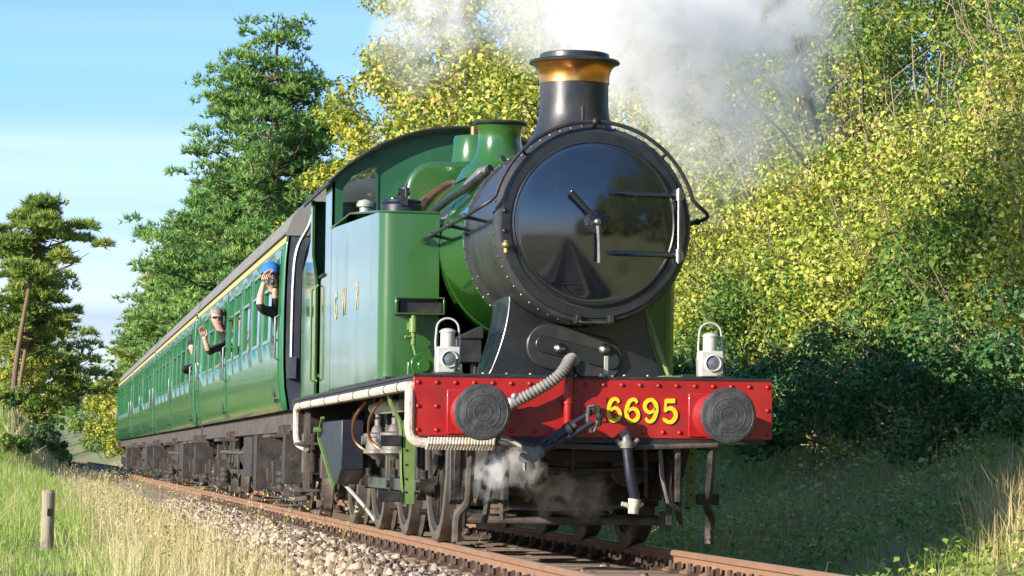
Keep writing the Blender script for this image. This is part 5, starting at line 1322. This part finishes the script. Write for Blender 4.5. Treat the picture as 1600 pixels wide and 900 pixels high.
def blades(n, pos, hgt, width, g, lean=.35):
    """pos (n, 3) roots; each blade a bent strip of two quads"""
    a = g.uniform(0, 2 * PI, n); d = np.stack([np.cos(a), np.sin(a), np.zeros(n)], 1)
    b = g.uniform(0, 2 * PI, n); s = np.stack([np.cos(b), np.sin(b), np.zeros(n)], 1) * (width * g.uniform(.6, 1.3, n))[:, None] * .5
    ln = (lean * g.random(n) ** 1.5 * hgt)[:, None]
    z = np.array([0, 0, 1.0])
    m = pos + d * ln * .35 + z * (hgt * .55)[:, None]; t = pos + d * ln + z * (hgt * g.uniform(.85, 1.0, n))[:, None]
    v = np.stack([pos - s, pos + s, m - s * .75, m + s * .75, t - s * .15, t + s * .15], 1).reshape(-1, 3)
    k = (np.arange(n) * 6)[:, None, None]
    return v, (np.array([[0, 1, 3, 2], [2, 3, 5, 4]])[None] + k).reshape(-1, 4)

# --- meadow and dry grass left of the line
def field(n, xr, yr, seed, pw=1.6):
    g = np.random.default_rng(seed); x = g.uniform(*xr, n); y = yr[0] + (yr[1] - yr[0]) * g.random(n) ** pw
    return g, x, y
def patch(x, y, s, ph): return .5 + .5 * np.sin(x * s + ph + 1.3 * np.sin(y * s * .7)) * np.sin(y * s * .83 - ph + 1.1 * np.sin(x * s * 1.3))
Vd, Fd, Vg, Fg, od, og = [], [], [], [], 0, 0
g, x, y = field(98000, (-5.8, -1.72), (-8, 108), 11)
edge = np.clip((-x - 1.70) / .55, 0, 1)
keep = g.random(len(x)) < (.30 + .70 * edge) * (.55 + .45 * patch(x, y, 1.6, .3))
x, y, edge = x[keep], y[keep], edge[keep]
dry = g.random(len(x)) < np.clip(.93 - .78 * smooth01((-x - 2.65 - .45 * (patch(x, y, .8, 2) - .5)) / .9) + .45 * (y < 6) * (patch(x, y, 1.1, 1) > .5), 0, 1)
zz = np.maximum(ground_z(x, y), np.where(np.abs(x) < 2.1, bed_z(x), -9)) - .02
for sel, out in ((dry, 'd'), (~dry, 'g')):
    m = int(sel.sum()); p = np.stack([x[sel], y[sel], zz[sel]], 1)
    h = (g.uniform(.16, .48, m) if out == 'd' else g.uniform(.16, .40, m)) * (.45 + .55 * edge[sel]) * (.75 + .5 * patch(x[sel], y[sel], 2.3, 1.1)) * (1 - .62 * np.exp(-((x[sel] + 3.82) / .5) ** 2) * (y[sel] < 15.2) * (y[sel] > -2))
    v, f = blades(m, p, h, .0065 + .00009 * np.clip(p[:, 1], 0, 80), g, 1.0)
    if out == 'd': Vd.append(v); Fd.append(f + od); od += len(v)
    else: Vg.append(v); Fg.append(f + og); og += len(v)
# seed heads on tall stalks
g, x, y = field(700, (-3.4, -1.9), (-4, 60), 12, 1.3)
p = np.stack([x, y, ground_z(x, y)], 1); v, f = blades(len(x), p, g.uniform(.5, .85, len(x)), np.full(len(x), .006), g, .3)
Vd.append(v); Fd.append(f + od); od += len(v)
tips = v.reshape(-1, 6, 3)[:, 4]
v, f = leaf_quads(np.repeat(tips, 6, 0) + g.normal(size=(len(tips) * 6, 3)) * [.012, .012, .05], unit(g, len(tips) * 6), .035, .35, g)
Vd.append(v); Fd.append(f + od); od += len(v)
# sparse meadow further left, past the frame
g, x, y = field(14000, (-30, -5.2), (-8, 90), 13, 1.0)
p = np.stack([x, y, ground_z(x, y) - .02], 1); v, f = blades(len(x), p, g.uniform(.2, .5, len(x)), np.full(len(x), .03), g, .6)
Vg.append(v); Fg.append(f + og); og += len(v)
# down the line, past the end of the train
g = np.random.default_rng(16); n = 16000; sd = g.random(n) < .45
x = np.where(sd, g.uniform(-5.0, -1.75, n), g.uniform(1.75, 6.0, n)); y = 78 + 180 * g.random(n) ** 1.6
p = np.stack([x, y, np.maximum(ground_z(x, y), np.where(np.abs(x) < 2.1, bed_z(x), -9)) - .02], 1); v, f = blades(n, p, g.uniform(.25, .7, n), np.full(n, .035), g, .9)
Vd.append(v); Fd.append(f + od); od += len(v)
# behind the camera, both sides
g, x, y = field(9000, (-14, -2.4), (-80, -24), 14, 1.0)
p = np.stack([x, y, ground_z(x, y) - .02], 1); v, f = blades(len(x), p, g.uniform(.2, .5, len(x)), np.full(len(x), .03), g, .6)
Vd.append(v); Fd.append(f + od); od += len(v)
tag(link('dry_grass', np_mesh('dry_grass', np.concatenate(Vd), np.concatenate(Fd)), 'grass_dry', smooth=0, origin=(0, 0, 0)), 'tall straw coloured grass between the ballast and the meadow', 'grass', kind='stuff')
tag(link('meadow_grass', np_mesh('meadow_grass', np.concatenate(Vg), np.concatenate(Fg)), 'grass_green', smooth=0, origin=(0, 0, 0)), 'bright green meadow grass around the wooden post', 'grass', kind='stuff')

# --- shaded verge right of the line
g, x, y = field(48000, (1.75, 8.0), (-6, 48), 15, 1.25)
edge = np.clip((x - 1.7) / .6, 0, 1); keep = g.random(len(x)) < (.25 + .75 * edge) * (.6 + .4 * patch(x, y, 1.2, .7)); x, y = x[keep], y[keep]
p = np.stack([x, y, np.maximum(ground_z(x, y), np.where(np.abs(x) < 2.1, bed_z(x), -9)) - .02], 1)
Vs, Fs, os_ = [], [], 0
v, f = blades(len(x), p, g.uniform(.10, .30, len(x)) * (.7 + .6 * patch(x, y, .9, 2.2)), .008 + .0001 * np.clip(p[:, 1], 0, 50), g, 1.7); Vs.append(v); Fs.append(f); os_ = len(v)
n = 40000; x = 2.0 + 6.5 * g.random(n); y = -4 + 44 * g.random(n) ** 1.2; keep = patch(x, y, 1.5, .4) + .25 * g.random(n) > .50; x, y = x[keep], y[keep]
P = np.stack([x, y, ground_z(x, y) + g.uniform(.02, .28, len(x))], 1); N = unit(g, len(x)) * .6 + [0, 0, .8]
v, f = leaf_quads(P, N / np.linalg.norm(N, axis=1)[:, None], .075, .7, g); Vs.append(v); Fs.append(f + os_)
tag(link('verge_grass', np_mesh('verge_grass', np.concatenate(Vs), np.concatenate(Fs)), 'grass_verge', smooth=0, origin=(0, 0, 0)), 'rough shaded grass and weeds between the rails and the hedge', 'grass', kind='stuff')
Vs, Fs, os_ = [], [], 0
for cx, cy, r, n, hh in ((3.75, 1.6, .5, 700, .62), (4.2, 3.2, .6, 600, .6), (3.3, .4, .35, 260, .45), (3.0, 9.0, .8, 260, .35), (4.4, 16, 1.0, 300, .35)):
    a = g.uniform(0, 2 * PI, n); rr = r * np.sqrt(g.random(n)); x = cx + rr * np.cos(a); y = cy + rr * np.sin(a) * 1.5
    v, f = blades(n, np.stack([x, y, ground_z(x, y) - .02], 1), g.uniform(.45, 1.0, n) * hh, np.full(n, .007), g, .6); Vs.append(v); Fs.append(f + os_); os_ += len(v)
tag(link('dry_tussock', np_mesh('dry_tussock', np.concatenate(Vs), np.concatenate(Fs)), 'grass_dry', smooth=0, origin=(0, 0, 0)), 'dry yellow grass tufts on the verge right of the track', 'grass', kind='stuff')

# --- wooden post in the grass
pm_ = MB(); zb = float(ground_z(-3.79, 15.0))
prof = [(.080, zb - .3), (.082, zb), (.080, .02), (.078, .16), (.080, .25), (.075, .285), (.058, .297), (.0005, .302)]
pm_.lathe(prof, (-3.79, 15.0, 0), (0.01, 0, 1), 10)
post = pm_.build('wooden_post', 'post_wood', smooth=50, origin=(-3.79, 15, zb - .3))
tag(post, 'short weathered wooden post standing in the lineside grass', 'post')
MB().box((-3.80, 14.905, .0), (-3.735, 14.92, .085)).build('dark_plate', 'camera_black', post, bevel=.004)

# --- brambles and shrubs on the right bank
def gz(x, y): return float(ground_z(x, y))
BR = 'dark bramble bushes along the foot of the bank'
k = 0
for x, y, h, r in ((5.3, 6.0, 1.15, 1.1), (5.9, 8.4, 1.45, 1.35), (5.1, 9.6, 1.1, 1.1), (5.8, 12.2, 1.4, 1.35), (5.15, 13.6, 1.15, 1.15), (5.8, 16.4, 1.3, 1.3), (5.35, 18.6, 1.1, 1.2), (5.9, 22.0, 1.3, 1.4), (5.5, 26.0, 1.2, 1.3), (5.9, 32, 1.3, 1.5)):
    shrub('bramble_bush', (x, y, gz(x, y)), h, r, 'leaf_bramble', 6000, .075, 100 + k, 'dark green bramble bush in shade at the foot of the bank', BR, cat='bush', clumps=18, bare=5); k += 1
SH = 'yellowing shrubs covering the bank beside the locomotive'
k = 0
for row, (xs_, hs, rs_, y0_, y1_, n_) in enumerate(((7.0, 2.2, 1.5, 9, 44, 16), (8.4, 3.3, 1.7, 9, 48, 16), (10.2, 5.0, 2.1, 11, 52, 13))):
    for i in range(n_):
        g = np.random.default_rng(300 + k)
        y = y0_ + (y1_ - y0_) * (i + g.uniform(.2, .8)) / n_; x = xs_ + g.uniform(-.5, .5)
        h_, r_ = hs * g.uniform(.92, 1.12), rs_ * g.uniform(.9, 1.12); lf = 'leaf_yellow' if g.random() < .86 else 'leaf_green'
        shrub('hazel_shrub', (x, y, gz(x, y)), h_, r_, lf, (8200, 8000, 6200)[row], .080 + .0010 * max(y - 10, 0), 300 + k,
              ('yellow-leaved shrub in the front of the thicket on the bank beside the locomotive', 'yellow-leaved shrub in the middle of the thicket on the bank', 'yellow-leaved shrub at the back of the thicket on the bank')[row].replace('yellow', 'yellow' if lf == 'leaf_yellow' else 'green'), SH, clumps=40, bare=(10, 12, 14)[row]); k += 1
# taller trees rising out of the thicket at the top right
tree('dark_tree', (8.5, 28, gz(8.5, 28)), 8.2, 2.6, 'leaf_green', 9000, .105, 501, 'green tree with black limbs reaching out of the thicket towards the steam', trunk_r=.2, low=.48, lean=(-.3, -.5), clumps=30)
tree('thicket_tree', (12.5, 33, gz(12.5, 33)), 8.5, 3.2, 'leaf_yellow', 16000, .11, 502, 'tall yellow-green tree behind the shrubs at the back of the thicket', trunk_r=.2, low=.15)
tree('thicket_tree', (12.2, 43.0, gz(12.2, 43)), 8.0, 3.2, 'leaf_green', 14000, .11, 503, 'green tree behind the steam on top of the bank', trunk_r=.2, low=.15)
tree('thicket_tree', (17.0, 44.0, gz(17.0, 44)), 9.0, 4.2, 'leaf_green', 9000, .16, 506, 'broad green tree at the very back of the thicket', trunk_r=.2, low=.05)
tree('thicket_tree', (15.5, 34.0, gz(15.5, 34)), 8.0, 3.8, 'leaf_yellow', 9000, .14, 507, 'broad yellow-green tree at the very back of the thicket', trunk_r=.2, low=.05)
tree('sparse_tree', (8.6, 38, gz(8.6, 38)), 6.2, 2.2, 'leaf_yellow', 5200, .11, 504, 'thin sparsely leaved tree seen through the steam beside the smokebox', trunk_r=.10, low=.35, bark='pale_twig')
tree('sparse_tree', (9.6, 33, gz(9.6, 33)), 5.6, 2.0, 'leaf_yellow', 4200, .10, 505, 'thin pale-stemmed tree right of the smokebox', trunk_r=.08, low=.35, bark='pale_twig')
k = 0
for x, y, h, r, lf, lab in ((10.5, 46, 9.5, 3.0, 'leaf_yellow', 'yellow-green tree behind the chimney'), (9.3, 57, 10.5, 3.0, 'leaf_yellow', 'bright yellow-green tree left of the chimney'),
                            (9.6, 67, 12.0, 3.3, 'leaf_yellow', 'yellow-green tree above the safety valve'), (9.4, 78, 13.5, 3.4, 'leaf_yellow', 'yellow-green tree above the cab roof'),
                            (9.6, 90, 15.0, 3.6, 'leaf_gold', 'golden tree between the tall pine and the steam'), (9.4, 101, 13.5, 3.4, 'leaf_gold', 'golden leaved tree just right of the tall pine'),
                            (13.5, 60, 15, 4, 'leaf_yellow', 'tall yellow-green tree at the back of the wood, behind the steam'), (13.5, 80, 17, 4, 'leaf_yellow', 'tallest yellow-green tree at the back of the wood')):
    tree('broadleaf_tree', (x, y, gz(x, y)), h, r, lf, 17000, .125 + .0010 * y, 520 + k, lab, 'broadleaved trees behind the train', trunk_r=.22, low=.04, clumps=64, spread=.24); k += 1
for i, (x, y, h) in enumerate(((9.3, 115, 10), (9.0, 128, 9), (8.6, 150, 8), (8.2, 170, 8))):
    tree('broadleaf_tree', (x, y, gz(x, y)), h, 3.0, 'leaf_gold' if i % 2 else 'leaf_yellow', 9000, .20, 540 + i, ('yellow-green tree behind the lower boughs of the tall pine', 'golden tree at the foot of the tall pine', 'low yellow-green tree over the first carriage roof', 'low golden tree over the second carriage')[i], 'broadleaved trees behind the train', trunk_r=.2, low=.05, clumps=40)

# pines along the right
pine((7.6, 140, gz(7.6, 140)), 21.5, 6.9, 601, 'tallest dark pine, rising to a point against the blue sky', clear=.20, trunk_r=.34, tufts=21000, size=.34, whorl=.55, per=5, side_bias=(-1, 0, .1))
for i, (x, y, h, sp_, lf, lab) in enumerate(((8.3, 158, 14.5, 5.2, 'needle', 'dark pine left of and below the tallest one'), (8.0, 192, 18.0, 5.0, 'needle', 'broad pine over the first carriage roof'), (8.4, 228, 20.0, 5.2, 'needle', 'pine with a ragged top over the second carriage'),
                                     (8.6, 275, 21.0, 5.6, 'needle', 'pine further down the line'), (8.8, 335, 21.0, 6.0, 'needle_gold', 'far pine with a lighter crown'), (9.2, 410, 19.0, 6.5, 'needle', 'farthest pine where the line disappears'))):
    pine((x, y, gz(x, y)), h, sp_, 610 + i, lab, leaf=lf, clear=.06, trunk_r=.26, tufts=7600, size=.56 if y > 220 else .48, whorl=.75, group='pines along the right of the line', per=5)
for i, (x, y, h, r) in enumerate(((5.4, 118, 3.6, 2.4), (5.2, 150, 4.2, 2.6), (5.0, 190, 5.0, 3.0), (5.0, 240, 7.0, 3.6), (5.2, 300, 8.5, 4.5), (5.0, 380, 9.5, 5.0))):
    shrub('wayside_bush', (x, y, gz(x, y)), h, r, ('leaf_yellow', 'leaf_gold', 'leaf_green')[i % 3], 5200, .20 + .0006 * y, 640 + i, ('bush nearest beyond the last carriage', 'second bush beyond the last carriage', 'third bush beyond the last carriage', 'fourth bush along the line beyond the last carriage', 'fifth bush along the line beyond the last carriage', 'farthest bush along the line beyond the last carriage')[i], 'bushes beyond the last carriage', cat='bush', clumps=22, bare=2)

# left of the line
pine((-5.0, 113, gz(-5.0, 113)), 9.3, 2.2, 701, 'tall slender pine with a flat crown leaning towards the line', leaf='needle_gold', clear=.66, trunk_r=.12, tufts=4800, size=.28, whorl=.42, lean=(.9, 0), top_round=True, per=5, side_bias=(1, 0, .35))
pine((-4.85, 116, gz(-4.85, 116)), 7.2, 2.0, 702, 'second slender pine beside the flat-crowned one', leaf='needle_gold', clear=.50, trunk_r=.10, tufts=4200, size=.28, whorl=.40, lean=(.5, 0), top_round=True, per=5)
pine((-4.2, 128, gz(-4.2, 128)), 5.6, 3.0, 703, 'low pine with boughs hanging over the line', leaf='needle_gold', clear=.30, trunk_r=.16, tufts=4600, size=.30, whorl=.36, top_round=True, per=5, side_bias=(1, 0, .3))
tree('broadleaf_tree', (-5.0, 123, gz(-5.0, 123)), 6.4, 1.9, 'leaf_gold', 9000, .17, 704, 'golden-green tree behind the slender pines', trunk_r=.14, low=.05, clumps=40)
tree('broadleaf_tree', (-4.6, 138, gz(-4.6, 138)), 6.0, 2.8, 'leaf_yellow', 8000, .18, 705, 'yellow-green tree lit by the sun under the overhanging pine', trunk_r=.14, low=.03, clumps=36)
for i, (x, y, h, r, lf) in enumerate(((-4.1, 92, 1.0, 1.0, 'leaf_bramble'), (-5.3, 98, 1.0, 1.3, 'leaf_green'), (-3.8, 106, 1.0, 1.0, 'leaf_bramble'), (-5.0, 78, .6, .9, 'leaf_green'), (-3.3, 120, 1.0, 1.0, 'leaf_green'))):
    shrub('bank_bush', (x, y, gz(x, y)), h, r, lf, 3600, .12, 720 + i, 'dark bramble bush on the low bank under the slender pines' if lf == 'leaf_bramble' else 'green bush on the low bank below the slender pines', 'bushes on the low bank', cat='bush', clumps=16, bare=2)

# the far wooded rise and woodland out of the frame that the paintwork mirrors
g = np.random.default_rng(800)
C = np.stack([g.uniform(-260, 260, 240), g.uniform(520, 760, 240), np.zeros(240)], 1); C[:, 2] = ground_z(C[:, 0], C[:, 1]) + g.uniform(3, 13, 240)
v, f = cloud_leaves(C, np.stack([g.uniform(5, 9, 240)] * 2 + [g.uniform(4, 8, 240)], 1), 26000, 1.9, g)
tag(link('far_wood', np_mesh('far_wood', v, f), 'leaf_green', smooth=0, origin=(0, 600, 0)), 'distant wood closing the view down the line', 'woodland', kind='stuff')
src = [o for o in scene.objects if o.parent is None and o.name.startswith(('broadleaf_tree', 'thicket_tree'))][:6]
k = 0
for y in list(range(2, -30, -4)) + list(range(-30, -130, -9)):
    for x in (7.6, 11.5):
        c = copy_tree(src[k % len(src)]); xx, yy = x + random.uniform(-1, 1), y + random.uniform(-3, 3)
        c.location = (xx, yy, gz(xx, yy)); c.rotation_euler = (0, 0, random.uniform(0, 6)); sc_ = 10.5 / 12; c.scale = (sc_, sc_, sc_)
        tag(c, 'tree of the wood that lines the right side, behind the photographer', 'tree', 'trees behind the photographer'); k += 1
for y in range(-40, -150, -14):
    c = copy_tree(src[k % len(src)]); xx, yy = -34 + random.uniform(-3, 3), y
    c.location = (xx, yy, gz(xx, yy) - 1); c.scale = (.4, .4, .35); c.rotation_euler = (0, 0, random.uniform(0, 6))
    tag(c, 'low tree in the hedge across the meadow, behind the photographer', 'tree', 'hedge trees across the meadow'); k += 1

# ------------------------------------------------------------------ steam
def steam(name, blobs, lo, hi, dens, label, nscale=1.0, warp=.5, cut=.42, color=(.96, .95, .94), aniso=.2, step=None):
    m = bpy.data.materials.new(name); m.use_nodes = True; N, L = m.node_tree.nodes, m.node_tree.links; N.clear()
    out = N.new('ShaderNodeOutputMaterial'); pv = N.new('ShaderNodeVolumePrincipled')
    pv.inputs['Color'].default_value = (*color, 1); pv.inputs['Anisotropy'].default_value = aniso
    L.new(pv.outputs[0], out.inputs['Volume'])
    tc = N.new('ShaderNodeTexCoord')
    nz = N.new('ShaderNodeTexNoise'); nz.inputs['Scale'].default_value = nscale * .8; nz.inputs['Detail'].default_value = 2
    L.new(tc.outputs['Object'], nz.inputs[0])
    sb_ = N.new('ShaderNodeVectorMath'); sb_.operation = 'SUBTRACT'; sb_.inputs[1].default_value = (.5, .5, .5); L.new(nz.outputs['Color'], sb_.inputs[0])
    sc_ = N.new('ShaderNodeVectorMath'); sc_.operation = 'SCALE'; sc_.inputs['Scale'].default_value = warp * 2; L.new(sb_.outputs[0], sc_.inputs[0])
    ad = N.new('ShaderNodeVectorMath'); ad.operation = 'ADD'; L.new(tc.outputs['Object'], ad.inputs[0]); L.new(sc_.outputs[0], ad.inputs[1])
    acc = None
    for x, y, z, r, w in blobs:
        di = N.new('ShaderNodeVectorMath'); di.operation = 'DISTANCE'; di.inputs[1].default_value = (x, y, z); L.new(ad.outputs[0], di.inputs[0])
        mr = N.new('ShaderNodeMapRange'); mr.interpolation_type = 'SMOOTHSTEP'; mr.inputs[1].default_value = r; mr.inputs[2].default_value = r * .15; mr.inputs[4].default_value = w; L.new(di.outputs['Value'], mr.inputs[0])
        if acc is None: acc = mr.outputs[0]
        else:
            a_ = N.new('ShaderNodeMath'); a_.operation = 'ADD'; L.new(acc, a_.inputs[0]); L.new(mr.outputs[0], a_.inputs[1]); acc = a_.outputs[0]
    n2 = N.new('ShaderNodeTexNoise'); n2.inputs['Scale'].default_value = nscale * 1.5; n2.inputs['Detail'].default_value = 5; n2.inputs['Roughness'].default_value = .6; L.new(ad.outputs[0], n2.inputs[0])
    r2 = N.new('ShaderNodeMapRange'); r2.inputs[1].default_value = cut; r2.inputs[2].default_value = cut + .14; L.new(n2.outputs[0], r2.inputs[0])
    mu = N.new('ShaderNodeMath'); mu.operation = 'MULTIPLY'; L.new(acc, mu.inputs[0]); L.new(r2.outputs[0], mu.inputs[1])
    m2 = N.new('ShaderNodeMath'); m2.operation = 'MULTIPLY'; m2.inputs[1].default_value = dens; L.new(mu.outputs[0], m2.inputs[0])
    L.new(m2.outputs[0], pv.inputs['Density'])
    MATS[name] = m
    o = MB().box(lo, hi).build(name, name, smooth=0, origin=(0, 0, 0))
    return tag(o, label, 'steam', kind='stuff')
steam('steam_plume', [(.03, 1.4, 4.0, .42, .8), (.15, 2.8, 4.5, .75, 1), (.55, 4.6, 4.85, .95, 1), (1.2, 6.2, 4.95, 1.1, 1), (1.9, 7.4, 4.9, 1.15, 1), (2.7, 8.4, 4.85, 1.15, 1), (3.3, 9.4, 5.0, 1.1, .9), (3.5, 9.8, 4.35, .8, .4), (2.3, 7.8, 3.85, .9, .28), (1.6, 7.2, 4.1, .9, .3), (.12, 11.0, 5.3, .62, .8), (.25, 11.6, 5.9, .8, .9), (1.6, 9.0, 5.9, 1.5, 1), (3.2, 10.5, 6.1, 1.4, .9)],
      (-2.2, .9, 2.6), (5.6, 14.0, 7.8), 7.0, 'pale steam drifting from the chimney across the trees', nscale=1.4, warp=.6, cut=.45, aniso=-.2, color=(.95, .94, .93))
steam('leaking_steam', [(-.62, .16, .66, .22, 1), (-.50, .14, .72, .18, .9), (-.74, .18, .60, .18, .8), (-.42, .2, .64, .16, .7), (-.15, .75, .50, .28, .4), (.08, .8, .46, .22, .3)], (-1.05, -.15, .25), (.4, 1.1, .86), 46.0, 'wisp of steam leaking under the buffer beam', nscale=6.0, warp=.14, cut=.46)
